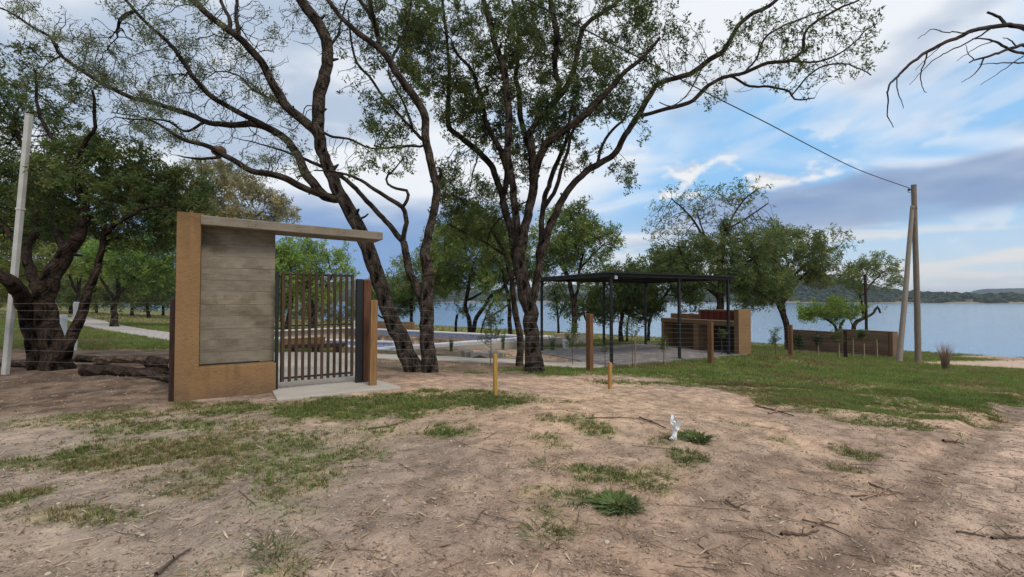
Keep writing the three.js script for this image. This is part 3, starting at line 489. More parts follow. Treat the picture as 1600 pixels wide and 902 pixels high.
// ---- pool
{
  const Yd = -0.25, pw = (a, b) => V(PC[0] + PA[0] * a + PB[0] * b, 0, -(PC[1] + PA[1] * a + PB[1] * b));
  const pool = thing('swimming_pool', 'empty swimming pool with white coping and band of blue mosaic tiles', 'pool');
  function wall(a, b, th, y0, y1, name, mat, side = 0) {                // upright wall from a to b, th thick, set to one side
    const d = b.clone().sub(a), L = d.length(), ang = Math.atan2(-d.z, d.x); const g = box(L, y1 - y0, th, L / 2, 0, side * th / 2, 0.004, undefined, 1); g.rotateY(ang); g.translate(a.x, y0, a.z); part(pool, name, g, mat);
  }
  const c0 = pw(0, 0), cn = pw(9.5, 0), cf = pw(0, 15), e = pw(9.5, 15);
  wall(cn, e, 0.3, -1.9, Yd - 0.06, 'wall', M.plaster, -1); wall(e, cf, 0.3, -1.9, Yd - 0.06, 'wall', M.plaster, -1);
  wall(pw(9.35, -0.05), pw(9.35, 15.1), 0.42, Yd - 0.061, Yd - 0.001, 'coping', M.coping, 0); wall(pw(9.5, 14.9), pw(0, 14.9), 0.42, Yd - 0.063, Yd - 0.003, 'coping', M.coping, 0);
  wall(c0, cn, 0.3, -1.9, Yd - 0.06, 'wall', M.plaster, -1);
  wall(cf, c0, 0.3, -1.9, Yd - 0.06, 'wall', M.plaster, -1);
  // bands on the inner faces
  wall(pw(0.33, 0.0), pw(0.33, 14.8), 0.05, Yd - 0.36, Yd - 0.062, 'mosaic_band', M.mosaic, 1);
  wall(pw(0.30, 0.33), pw(9.2, 0.33), 0.05, Yd - 0.36, Yd - 0.062, 'mosaic_band', M.mosaic, -1);
  wall(pw(-0.06, 0.36), pw(9.55, 0.36), 0.42, Yd - 0.06, Yd, 'coping', M.coping, 1);
  wall(pw(0.36, -0.03), pw(0.36, 14.9), 0.42, Yd - 0.062, Yd - 0.002, 'coping', M.coping, -1);
  const F = new THREE.Shape(); [[0.1, 0.1], [9.4, 0.1], [9.4, 14.9], [0.1, 14.9]].forEach(([a, b], i) => { const q = pw(a, b); i ? F.lineTo(q.x, -q.z) : F.moveTo(q.x, -q.z); });
  const fg = metreUV(new THREE.ExtrudeGeometry(F, { depth: 0.1, bevelEnabled: false })); fg.rotateX(-Math.PI / 2); fg.translate(0, -1.45, 0); part(pool, 'floor', fg, M.plaster);
  // shallow basin divided off inside
  const s0 = at(617, 524, 20.6), s1 = at(300, 515, 24), k0 = at(640, 541, 17.6);
  wall(V(s1.x, 0, s1.z), V(s0.x, 0, s0.z), 0.3, -1.4, Yd - 0.08, 'step_wall', M.mosaic, 0); wall(V(s1.x, 0, s1.z), V(s0.x, 0, s0.z), 0.38, Yd - 0.08, Yd - 0.02, 'coping', M.coping, 0);
  // outer retaining wall beyond the corner
  const rw = thing('retaining_wall', 'low beige retaining wall continuing from the pool corner behind pergola', 'wall'); const rr = V(3.95, 0, -24.05); const d = rr.clone().sub(c0), L = d.length(); const g = box(L, 1.3, 0.25, L / 2, 0, -0.2, 0.01); g.rotateY(Math.atan2(-d.z, d.x)); g.translate(c0.x, -1.5, c0.z); part(rw, 'body', g, M.plaster);
  const g2 = box(L + 0.05, 0.04, 0.3, L / 2, 0, -0.2, 0.01); g2.rotateY(Math.atan2(-d.z, d.x)); g2.translate(c0.x, -0.2, c0.z); part(rw, 'cap', g2, std([0.46, 0.33, 0.22]));
}
function segWall(name, label, a, b, h, th, mat, capm, drop = 0.4) {   // free-standing wall between two points on the ground
  const d = b.clone().sub(a), L = Math.hypot(d.x, d.z), t = thing(name, label, 'wall', a.x, a.y, a.z, Math.atan2(-d.z, d.x));
  const g = box(L, h + drop, th, L / 2, -drop, 0, 0.012); const p = g.attributes.position; for (let i = 0; i < p.count; i++) p.setY(i, p.getY(i) + d.y * p.getX(i) / L); g.computeVertexNormals(); part(t, 'body', g, mat);
  if (capm) { const c = box(L + 0.04, 0.05, th + 0.05, L / 2, h, 0, 0.01); const q = c.attributes.position; for (let i = 0; i < q.count; i++) q.setY(i, q.getY(i) + d.y * q.getX(i) / L); part(t, 'cap', c, capm); }
  return t;
}
segWall('garden_wall', 'low brown garden wall beyond the pool at the water side', at(560, 515, 33.5).setY(-1.2), at(646, 515, 31.5).setY(-1.2), 1.25, 0.25, M.stuccoDull, null, 1);
{ // things seen through the gate
  const a = ground(440, 541), b = ground(506, 540); a.y = b.y = Math.min(a.y, b.y);
  segWall('planter_wall', 'short low ochre wall seen between the slats of the gate', a, b, 0.34, 0.3, M.stuccoDull, std([0.46, 0.36, 0.22]));
  const c = ground(446, 551), d = ground(538, 552), bench = thing('timber_bench', 'long low reddish timber bench seen through the slatted gate', 'bench', c.x, Math.max(c.y, d.y), c.z, Math.atan2(-(d.z - c.z), d.x - c.x)); const L = Math.hypot(d.x - c.x, d.z - c.z);
  part(bench, 'seat', box(L, 0.12, 0.35, L / 2, 0.14, 0, 0.015, 'x'), slatWood[2]); for (const x of [0.25, L / 2, L - 0.25]) part(bench, 'support', box(0.2, 0.24, 0.28, x, -0.1, 0), darkWood);
}
// ---- brown board-marked screen by the lake, stepped in two
{
  const A = V(20.9, 0, -25.6), B = V(19.65, 0, -27.75), C = V(18.1, 0, -30.6); for (const q of [A, B, C]) q.y = terrain(q.x, -q.z);
  const t = thing('screen_wall', 'stepped brown wall of horizontal courses behind the far fence posts by lake', 'wall', A.x, A.y, A.z, 0);
  const bm = [std([0.21, 0.130, 0.085], { map: stuccoC, bumpMap: stuccoB, bumpScale: 0.006 }), std([0.24, 0.150, 0.10], { map: stuccoC }), std([0.18, 0.112, 0.075], { map: stuccoC })];
  const seg = (p, q, y1a, y0, n, cap) => { const d = q.clone().sub(p), L = Math.hypot(d.x, d.z), ang = Math.atan2(-d.z, d.x), h = (y1a - y0) / n; const put = (g, nm, m) => { g.rotateY(ang); g.translate(p.x - A.x, 0, p.z - A.z); part(t, nm, g, m); };
    for (let i = 0; i < n; i++) put(box(L, h - 0.008, 0.18 + (i % 2) * 0.012, L / 2, y0 - A.y + i * h, 0, 0.006, 'x'), 'course', bm[(i * 7) % 3]); put(box(L + 0.02, 0.05, 0.24, L / 2, y1a - A.y, 0, 0.008), 'cap', bm[1]); };
  seg(A, B, A.y + 1.42, A.y - 0.25, 8); seg(B, C, A.y + 1.36 - 0.13, A.y - 0.35, 8);
  const pil = box(0.30, 1.72, 0.30, 0.12, -0.25, 0.14, 0.01); part(t, 'end_pillar', pil, bm[1]);
}
// ---------------------------------------------------------------- trees
function leafSpray(seed, n, len, wid) {                               // a twig of unit length with small leaflets round it, as loose triangles
  const r = rng(seed), P = []; const tri = (a, b, c) => P.push(a.x, a.y, a.z, b.x, b.y, b.z, c.x, c.y, c.z);
  const stem = [V(0, 0, 0), V(0.06, 0.35, 0.05), V(-0.03, 0.7, 0.02), V(0.08, 1, -0.04)];
  tri(V(0.013, 0, 0), V(-0.013, 0, 0), stem[2]); tri(stem[1], V(0.08, 1, -0.03), V(0.085, 1, -0.05));
  for (let i = 0; i < n; i++) {
    const t = 0.12 + 0.9 * (i + r()) / n, k = Math.min(2, Math.floor(t * 3)), f = Math.min(1, t * 3 - k), o = stem[k].clone().lerp(stem[k + 1], f);
    const a = r() * 6.283, el = (r() - 0.35) * 1.4, dir = V(Math.cos(a) * Math.cos(el), Math.sin(el) + 0.15, Math.sin(a) * Math.cos(el)).normalize();
    o.addScaledVector(dir, 0.04 + 0.24 * r()); const L = len * (0.6 + 0.8 * r()), side = V(r() - 0.5, r() - 0.5, r() - 0.5).cross(dir).normalize().multiplyScalar(wid * (0.7 + 0.6 * r()));
    tri(o.clone().add(side), o.clone().sub(side), o.clone().addScaledVector(dir, L).addScaledVector(side, r() - 0.5));
  }
  return new Float32Array(P);
}
const SPRAYS = { fine: [1, 2, 3].map((s) => leafSpray(s, 11, 0.23, 0.052)), mid: [4, 5, 6].map((s) => leafSpray(s, 15, 0.30, 0.080)), full: [7, 8, 9].map((s) => leafSpray(s, 16, 0.31, 0.10)) };
class Crown {                                                           // gathers sprays into one mesh
  constructor() { this.list = []; this.n = 0; }
  add(kind, matrix, c) { const s = SPRAYS[kind][this.list.length % 3]; this.list.push([s, matrix.elements.slice(), c]); this.n += s.length; }
  geo() {
    const P = new Float32Array(this.n), C = new Float32Array(this.n); let o = 0;
    for (const [s, e, c] of this.list) for (let i = 0; i < s.length; i += 3, o += 3) { const x = s[i], y = s[i + 1], z = s[i + 2]; P[o] = e[0] * x + e[4] * y + e[8] * z + e[12]; P[o + 1] = e[1] * x + e[5] * y + e[9] * z + e[13]; P[o + 2] = e[2] * x + e[6] * y + e[10] * z + e[14]; C[o] = c[0]; C[o + 1] = c[1]; C[o + 2] = c[2]; }
    const g = new THREE.BufferGeometry(); g.setAttribute('position', new THREE.BufferAttribute(P, 3)); g.setAttribute('color', new THREE.BufferAttribute(C, 3)); g.computeVertexNormals(); TRIS += this.n / 9; return g;
  }
}
let TRIS = 0;
const crownMat = phys([1, 1, 1], { vertexColors: true, roughness: 0.85, specularIntensity: 0.15, transmission: 0.45, thickness: 0, side: THREE.DoubleSide });
const leafMat = phys([1, 1, 1], { roughness: 0.85, specularIntensity: 0.15, transmission: 0.45, thickness: 0, side: THREE.DoubleSide });
const barkMats = {};
function bark(c) { const k = c.join(); return barkMats[k] || (barkMats[k] = std(c.map((x) => x * 0.78), { map: barkC, bumpMap: barkB, bumpScale: 0.045, roughness: 1 })); }
const twigMat = (c) => std(c.map((x) => x * 0.75), { roughness: 1 });
const UP = V(0, 1, 0);

function makeTree(o) {
  const r = rng(o.seed), d0 = o.d, step = o.step, nodes = [];         // node: {p, parent, fix (radius), grow, kids, limb}
  const limbs3 = o.limbs.map((L, li) => {
    const pts = L.p.map(([px, py, dd = 0]) => at(px, py, d0 + dd));
    if (li === 0 || L.root) { pts[0].y = terrain(pts[0].x, -pts[0].z) - 0.12; }
    const slim = d0 < 16 ? (li === 0 || L.root ? 0.76 : 0.76) : 0.95, wr = L.w.map((w) => w / 2 / FPX * d0 * slim);
    const curve = new THREE.CatmullRomCurve3(pts, false, 'centripetal'), len = curve.getLength(), n = Math.max(3, Math.ceil(len / step));
    const P = [], R = []; for (let i = 0; i <= n; i++) { const u = i / n, q = curve.getPointAt(u), k = u * (wr.length - 1), a = Math.min(wr.length - 2, Math.floor(k)), kk = wr[a] * (li === 0 || L.root ? 0.26 : 0.48); q.x += (vn(i * 0.45 + li * 9, 3 + o.seed) - 0.5) * kk + (vn(i * 1.3 + li * 5, 13 + o.seed) - 0.5) * kk * 0.5; q.y += i > 2 ? (vn(i * 0.5 + li * 7, 23 + o.seed) - 0.5) * kk * 0.7 : 0; q.z += (vn(i * 0.7, 40 + li + o.seed) - 0.5) * step * 0.5; P.push(q); R.push(lerp(wr[a], wr[a + 1], k - a)); }
    return { P, R, L };
  });
  limbs3.forEach((l, li) => {
    let prev = -1;
    if (li > 0 && !l.L.root) {                                         // join the nearest node already there
      let best = 1e9; nodes.forEach((q, i) => { const dd = q.p.distanceToSquared(l.P[0]); if (dd < best) { best = dd; prev = i; } });
      if (!l.L.free) l.P[0].copy(nodes[prev].p);
    }
    const g0 = l.L.g0 ?? (li === 0 ? 0.85 : 0.3);
    l.P.forEach((p, i) => { nodes.push({ p, parent: prev, fix: l.R[i], grow: i / (l.P.length - 1) >= g0, kids: [], limb: li, r: l.R[i] }); if (prev >= 0) nodes[prev].kids.push(nodes.length - 1); prev = nodes.length - 1; });
  });
  const nLimb = nodes.length;
  // points to reach, through the volume of the crown
  const A = []; const vols = o.blobs.map((b) => { const rx = b[2] / FPX * d0, ry = b[3] / FPX * d0; return Math.pow(rx * ry * Math.min(rx, ry), 0.8) * (b[5] ?? 1); }); const vs = vols.reduce((a, b) => a + b, 0);
  o.blobs.forEach((b, bi) => {
    const c = at(b[0], b[1], d0 + (b[4] || 0)), rx = b[2] / FPX * d0, ry = b[3] / FPX * d0, rz = Math.min(o.deep ?? 9, (rx + ry) / 2 * 0.95); const n = Math.round(o.n * vols[bi] / vs);
    for (let k = 0; k < n; k++) { let x, y, z, q; do { x = r() * 2 - 1; y = r() * 2 - 1; z = r() * 2 - 1; q = x * x + y * y + z * z; } while (q > 1); const e = Math.pow(q, -0.12); A.push({ p: V(c.x + x * rx * e, c.y + y * ry * e, c.z + z * rz * e), b: 1e9, n: -1 }); }
  });
  const reach2 = Math.pow(o.reach ?? 5, 2), kill2 = Math.pow(step * (o.kill ?? 1.7), 2);
  const see = (i) => { const q = nodes[i]; if (!q.grow) return; for (let k = A.length - 1; k >= 0; k--) { const a = A[k], dd = a.p.distanceToSquared(q.p); if (dd < kill2) { A[k] = A[A.length - 1]; A.pop(); continue; } if (dd < a.b && dd < reach2) { a.b = dd; a.n = i; } } };
  for (let i = 0; i < nLimb; i++) see(i);
  const t = V();
  for (let it = 0; it < (o.iter ?? 70) && A.length && nodes.length < (o.max ?? 9000); it++) {
    const pull = new Map();
    for (const a of A) if (a.n >= 0) { let q = pull.get(a.n); if (!q) pull.set(a.n, q = V()); q.add(t.copy(a.p).sub(nodes[a.n].p).normalize()); }
    const fresh = [];
    for (const [i, q] of pull) {
      if (nodes[i].kids.length > 4) { continue; }
      q.normalize(); if (nodes[i].parent >= 0 && i >= nLimb) q.addScaledVector(t.copy(nodes[i].p).sub(nodes[nodes[i].parent].p).normalize(), 0.55);
      q.add(t.set(r() - 0.5, r() - 0.5 + (o.lift ?? 0.05), r() - 0.5).multiplyScalar(o.wild ?? 0.9)).normalize();
      nodes.push({ p: nodes[i].p.clone().addScaledVector(q, step * (0.8 + 0.4 * r())), parent: i, grow: true, kids: [], limb: -1, r: 0 }); nodes[i].kids.push(nodes.length - 1); fresh.push(nodes.length - 1);
    }
    if (!fresh.length) break; fresh.forEach(see);
    // what no longer finds a free node looks again
    if (it % 8 === 7) for (const a of A) if (a.n >= 0 && nodes[a.n].kids.length > 4) { a.b = 1e9; a.n = -1; for (let i = 0; i < nodes.length; i++) { const q = nodes[i]; if (!q.grow || q.kids.length > 4) continue; const dd = a.p.distanceToSquared(q.p); if (dd < a.b && dd < reach2) { a.b = dd; a.n = i; } } }
  }
  const tip = o.tip ?? 0.004, ex = 2.25;
  for (let i = nodes.length - 1; i >= nLimb; i--) { const q = nodes[i]; let s = 0; for (const k of q.kids) s += Math.pow(nodes[k].r, ex); q.r = Math.max(tip, Math.pow(s, 1 / ex)); }
  for (let i = nLimb; i < nodes.length; i++) { const q = nodes[i]; q.r = Math.min(q.r, nodes[q.parent].r * (nodes[q.parent].limb >= 0 ? 0.62 : 1), o.most ?? 1); }
  const base = nodes[0].p.clone(); base.y += 0.12;
  const tree = thing(o.name, o.label, o.category ?? 'tree', base.x, base.y, base.z, 0, o.group);
  const rel = (q) => q.clone().sub(base);
  const bm = bark(o.bark ?? [0.13, 0.10, 0.082]), near = d0 < 16;
  limbs3.forEach((l, li) => { const T = new Tubes(); const R0 = l.R[0]; T.add(l.P.map(rel), l.R, near ? (R0 > 0.09 ? 18 : 10) : 7, li === 0 || R0 > 0.06 ? 0.22 : 0.20, li * 3.1 + o.seed, (li === 0 || l.L.root) ? (o.flare ?? 0.35) : 0); part(tree, li === 0 || l.L.root ? 'trunk' : 'limb', T.geo(), bm); });
  const B = new Tubes();
  if (near) for (let i = 3; i < nLimb; i++) { const q = nodes[i]; if (q.parent < 0 || q.r < 0.03 || r() > 0.09 || q.p.y < nodes[0].p.y + 2.4) continue; const T = q.p.clone().sub(nodes[q.parent].p).normalize(), side = V(r() - 0.5, r() - 0.3, r() - 0.5).cross(T).normalize().addScaledVector(T, 0.5 * r()).normalize(), L = q.r * (1.3 + 1.1 * r()), s0 = rel(q.p); B.add([s0, s0.clone().addScaledVector(side, L * 0.6), s0.clone().addScaledVector(side, L).addScaledVector(T, L * 0.15 * (r() - 0.3))], [q.r * 0.5, q.r * 0.28, q.r * (0.08 + 0.16 * r())], 7, 0.35, i); }
  for (let i = 0; i < nodes.length; i++) {                              // chains of grown wood, each from its parent on
    const q = nodes[i]; if (i < nLimb) { for (const k of q.kids) if (k >= nLimb) chain(i, k); continue; }
    if (q.kids.length > 1) { const main = q.kids.reduce((a, b) => nodes[b].r > nodes[a].r ? b : a); for (const k of q.kids) if (k !== main) chain(i, k); }
  }
  function chain(from, k) { const pts = [rel(nodes[from].p)], rad = [Math.min(nodes[from].r, nodes[k].r * 1.25)]; let i = k; for (;;) { pts.push(rel(nodes[i].p)); rad.push(nodes[i].r); const kids = nodes[i].kids; if (!kids.length) break; i = kids.reduce((a, b) => nodes[b].r > nodes[a].r ? b : a); } rad[rad.length - 1] *= 0.5; const m = rad[1]; B.add(pts, rad, m > 0.04 ? 7 : m > 0.015 ? 5 : 3, m > 0.03 ? 0.15 : 0, i); }
  if (B.i.length) { part(tree, 'branches', B.geo(), bm, 'stuff'); TRIS += B.i.length / 3; }
  // leaves on the thin wood
  const spots = []; const thin = o.leaf.thin ?? tip * 2.2;
  for (let i = nLimb; i < nodes.length; i++) if (nodes[i].r < thin) { let k = o.leaf.per; if (o.leaf.mask) k *= o.leaf.mask(nodes[i].p); const cl = o.leaf.cluster ?? 3.2, tipBoost = nodes[i].kids.length ? 1 : 1.6; if (r() < tipBoost / cl) k *= cl / 1.15; else k = 0; while (k > 0) { if (k >= 1 || r() < k) spots.push(i); k -= 1; } }
  if (spots.length) {
    const cr = new Crown(), m = new THREE.Matrix4(), qn = new THREE.Quaternion(), sc = V(), dir = V(), spread = step * (o.leaf.spread ?? 1.25);
    spots.forEach((i) => {
      const q = nodes[i], par = nodes[q.parent]; dir.copy(q.p).sub(par.p).normalize().add(t.set(r() - 0.5, r() - 0.5 + (o.leaf.up ?? 0.1), r() - 0.5).multiplyScalar(2.2)).normalize();
      qn.setFromUnitVectors(UP, dir); qn.multiply(new THREE.Quaternion().setFromAxisAngle(UP, r() * 6.283)); const s = o.leaf.size * (0.6 + 0.8 * r()); sc.set(s, s, s);
      m.compose(rel(q.p).add(t.set(r() - 0.5, r() - 0.5, r() - 0.5).multiplyScalar(spread)), qn, sc);
      const c = o.leaf.col, v = 0.65 + 0.7 * r(), clump = 0.7 + 0.6 * fbm(q.p.x * 0.9 + 4, q.p.y * 0.9 + q.p.z * 0.7, 2), w = r(); cr.add(o.leaf.kind, m, [c[0] * v * clump * (0.85 + 0.4 * w), c[1] * v * clump, c[2] * v * clump * (1.15 - 0.4 * w)]);
    });
    part(tree, 'crown', cr.geo(), crownMat);
  }
  STAT.push(`${o.name} nodes ${nodes.length} sprays ${spots.length} tris ${B.i.length / 3 | 0} left ${A.length}`);
  return tree;
}
const STAT = [];
const GREEN = [0.15, 0.205, 0.062], DARKG = [0.112, 0.150, 0.054], OLIVE = [0.15, 0.15, 0.085], LIME = [0.17, 0.21, 0.06];

// leaning tree beside the gate
makeTree({ name: 'leaning_tree', label: 'leaning thorn tree right of the gate with long bare limbs spreading left', seed: 21, d: 10.3, step: 0.115, n: 4200, reach: 2.2, kill: 1.75, max: 16000, iter: 110, deep: 1.3, bark: [0.12, 0.097, 0.08], tip: 0.0058, wild: 1.9,
  limbs: [
    { p: [[650, 590], [641, 565], [629, 537], [616, 508], [602, 472], [587, 426], [573, 383], [558, 350], [540, 317], [524, 290], [503, 233], [497, 193], [500, 140], [511, 100], [510, 70], [496, 37], [473, 5], [455, -25], [430, -70]], w: [34, 30, 28, 27, 25, 23, 21, 19, 15], g0: 0.62 },
    { p: [[503, 222], [488, 200], [450, 170, -0.2], [427, 133, -0.4], [413, 103, -0.5], [400, 85, -0.6], [376, 63, -0.8], [359, 50, -0.9], [332, 27, -1], [306, 3, -1.2], [280, -30, -1.3]], w: [19, 17, 15, 12, 8], g0: 0.45 },
    { p: [[359, 50, -0.9], [359, 33, -0.8], [346, 3, -0.6], [340, -20, -0.5]], w: [8, 6], g0: 0.3 },
    { p: [[372, 58, -0.8], [371, 43, -0.6], [369, 10, -0.4], [372, -20, -0.3]], w: [8, 6] },
    { p: [[527, 312], [505, 305, 0.1], [477, 270, 0.2], [457, 230, 0.3], [433, 207, 0.4], [400, 195, 0.5], [356, 196, 0.7], [319, 190, 0.8], [289, 176, 0.9], [246, 163, 1], [200, 150, 1.1], [153, 126, 1.1], [116, 103, 1.0], [92, 84, 0.9], [80, 60, 0.9], [47, 40, 0.8], [20, 22, 0.8], [-10, 8, 0.8]], w: [19, 16, 14, 11, 9, 6, 3], g0: 0.25 },
    { p: [[433, 207, 0.4], [383, 180, 0.1], [333, 153, -0.3], [309, 130, -0.5], [286, 97, -0.6], [263, 67, -0.7], [233, 40, -0.8], [213, 20, -0.9], [190, -8, -1]], w: [12, 11, 9, 7, 5], g0: 0.15 },
    { p: [[213, 17, -0.9], [195, 25, -0.9], [184, 38, -0.8], [184, 58, -0.8]], w: [6, 7, 5, 3] },
    { p: [[527, 313], [508, 306, -0.2], [490, 300, -0.3], [470, 291, -0.4], [450, 280, -0.6], [420, 272, -0.7], [393, 267, -0.8], [366, 250, -0.9], [346, 240, -1], [325, 228, -1.1], [290, 220, -1.2], [253, 197, -1.3], [233, 187, -1.4], [205, 186, -1.4], [180, 183, -1.4]], w: [16, 14, 11, 8, 4, 2], g0: 0.2 },
    { p: [[352, 243, -1], [323, 248, -1.1], [290, 246, -1.1], [278, 243, -1.2]], w: [7, 5, 2] },
    { p: [[319, 190, 0.8], [290, 205, 0.6], [262, 190, 0.5], [225, 184, 0.4], [175, 176, 0.3]], w: [6, 4, 2] },
    { p: [[450, 170, -0.2], [432, 158, 0.3], [395, 140, 0.6], [372, 118, 0.8], [340, 112, 0.9], [322, 122, 1]], w: [6, 5, 4, 2] },
    { p: [[509, 80], [525, 60, 0.4], [534, 30, 0.6], [545, -10, 0.8]], w: [7, 5, 3] },
    { p: [[553, 345], [567, 340], [575, 334]], w: [7, 3], free: false },
    { p: [[495, 200], [520, 214, 0.5], [545, 217, 0.7], [580, 232, 0.9], [625, 228, 1], [650, 226, 1]], w: [5, 5, 4, 3, 2] },
  ],
  blobs: [[330, 70, 90, 75, -0.6, 1.2], [220, 110, 90, 70, 0, 1.2], [110, 90, 80, 70, 0.8, 0.7], [300, 190, 110, 45, 0, 1.1], [210, 210, 60, 26, -1.2], [420, 200, 60, 45, 0.1], [410, 55, 50, 55, -0.4], [390, 130, 60, 40, 0.4], [545, 245, 45, 36, 0.6, 0.8], [500, 20, 60, 40, 0.3, 0.6], [560, 30, 40, 50, 0.5, 0.6], [620, 240, 34, 24, 0.9], [60, 20, 60, 40, 0.6, 0.4], [250, 20, 80, 50, -0.8, 0.9], [440, 250, 60, 30, -0.3, 0.8], [340, 260, 40, 18, -1, 0.7]],
  leaf: { kind: 'fine', per: 1, size: 0.19, col: [0.165, 0.20, 0.11], thin: 0.010, spread: 1.0, mask: (p) => 3.4 * ss(0.46, 0.66, fbm(p.x * 2.3 + p.z, p.y * 2.3 - p.z, 3)) } });

// forked tree just right of it
makeTree({ name: 'forked_tree', label: 'forked tree with two close grey stems right of the leaning tree', seed: 33, d: 10.25, step: 0.115, n: 4200, reach: 2.2, kill: 1.6, max: 12000, iter: 110, deep: 1.2, bark: [0.128, 0.103, 0.085], tip: 0.0052, wild: 1.6,
  limbs: [
    { p: [[670, 584], [670, 560], [667, 533], [665, 500], [667, 467], [667, 427], [663, 393], [673, 353], [680, 317], [682, 293], [674, 257], [664, 213], [662, 176], [647, 150], [627, 123], [610, 97], [590, 73], [567, 57], [533, 27], [508, -6]], w: [29, 28, 25, 18, 17, 17, 16, 14, 11, 8], g0: 0.66 },
    { p: [[663, 492], [657, 465], [643, 433], [635, 400], [630, 378]], w: [19, 17, 14] , g0: 0.9 },
    { p: [[630, 378], [617, 363, 0.1], [602, 345, 0.3], [587, 330, 0.4], [570, 310, 0.5], [553, 292, 0.6], [530, 273, 0.7], [505, 262, 0.8], [467, 245, 1], [430, 232, 1.1], [395, 222, 1.2], [365, 215, 1.3]], w: [12, 11, 9, 7, 4, 1.5], g0: 0.5 },
    { p: [[630, 378], [634, 350, -0.1], [629, 325, -0.2], [613, 313, -0.3], [587, 298, -0.4], [567, 284, -0.5], [545, 274, -0.5], [520, 268, -0.6], [490, 266, -0.6]], w: [11, 10, 8, 5, 2], g0: 0.5 },
    { p: [[629, 325, -0.2], [636, 312, -0.3], [637, 299, -0.3], [621, 295, -0.3], [606, 287, -0.3], [604, 276, -0.3], [614, 268, -0.3], [624, 255, -0.4], [630, 244, -0.4]], w: [7, 6, 4, 2] },
    { p: [[664, 222], [650, 208, 0.3], [633, 190, 0.5], [617, 172, 0.6], [596, 148, 0.7], [577, 120, 0.8], [560, 102, 0.8], [552, 80, 0.9], [546, 45, 0.9], [543, 15, 1]], w: [7, 6, 6, 5, 3] },
    { p: [[590, 72], [590, 55, 0.2], [584, 35, 0.3], [570, 10, 0.5], [550, -15, 0.6]], w: [10, 10, 8] },
    { p: [[588, 60, 0.2], [585, 30, -0.1], [578, 5, -0.3], [582, -30, -0.4]], w: [8, 7, 6] },
    { p: [[645, 200, 0.3], [630, 160, 0.8], [614, 130, 1], [606, 112, 1.1]], w: [6, 4] },
    { p: [[682, 285], [689, 270, -0.1], [687, 262, -0.15], [682, 262, -0.1]], w: [7, 6, 4] },
    { p: [[610, 97], [628, 60, 0.5], [640, 20, 0.8], [645, -20, 1]], w: [6, 5, 3] },
    { p: [[662, 230], [640, 228, 0.2], [610, 232, 0.4], [585, 228, 0.5]], w: [5, 3] },
  ],
  blobs: [[605, 190, 42, 42, 0.4, 1.8], [560, 60, 55, 55, 0.5, 0.5], [625, 60, 40, 60, 0.6, 0.9], [600, 250, 40, 24, 0, 0.8], [640, 120, 30, 50, 0.6, 0.9], [480, 245, 50, 22, 0.9, 0.5], [550, 130, 25, 40, 0.8, 0.4], [650, 30, 40, 40, 0.6, 1], [600, 10, 60, 30, 0.2, 0.6]],
  leaf: { kind: 'mid', per: 1.3, size: 0.19, col: GREEN.map((k) => k * 0.8), thin: 0.011, mask: (p) => (p.x < -3.6 ? 0.4 : 1.3) * ss(0.34, 0.6, fbm(p.x * 1.9 + p.z, p.y * 1.9 - p.z, 3)) } });

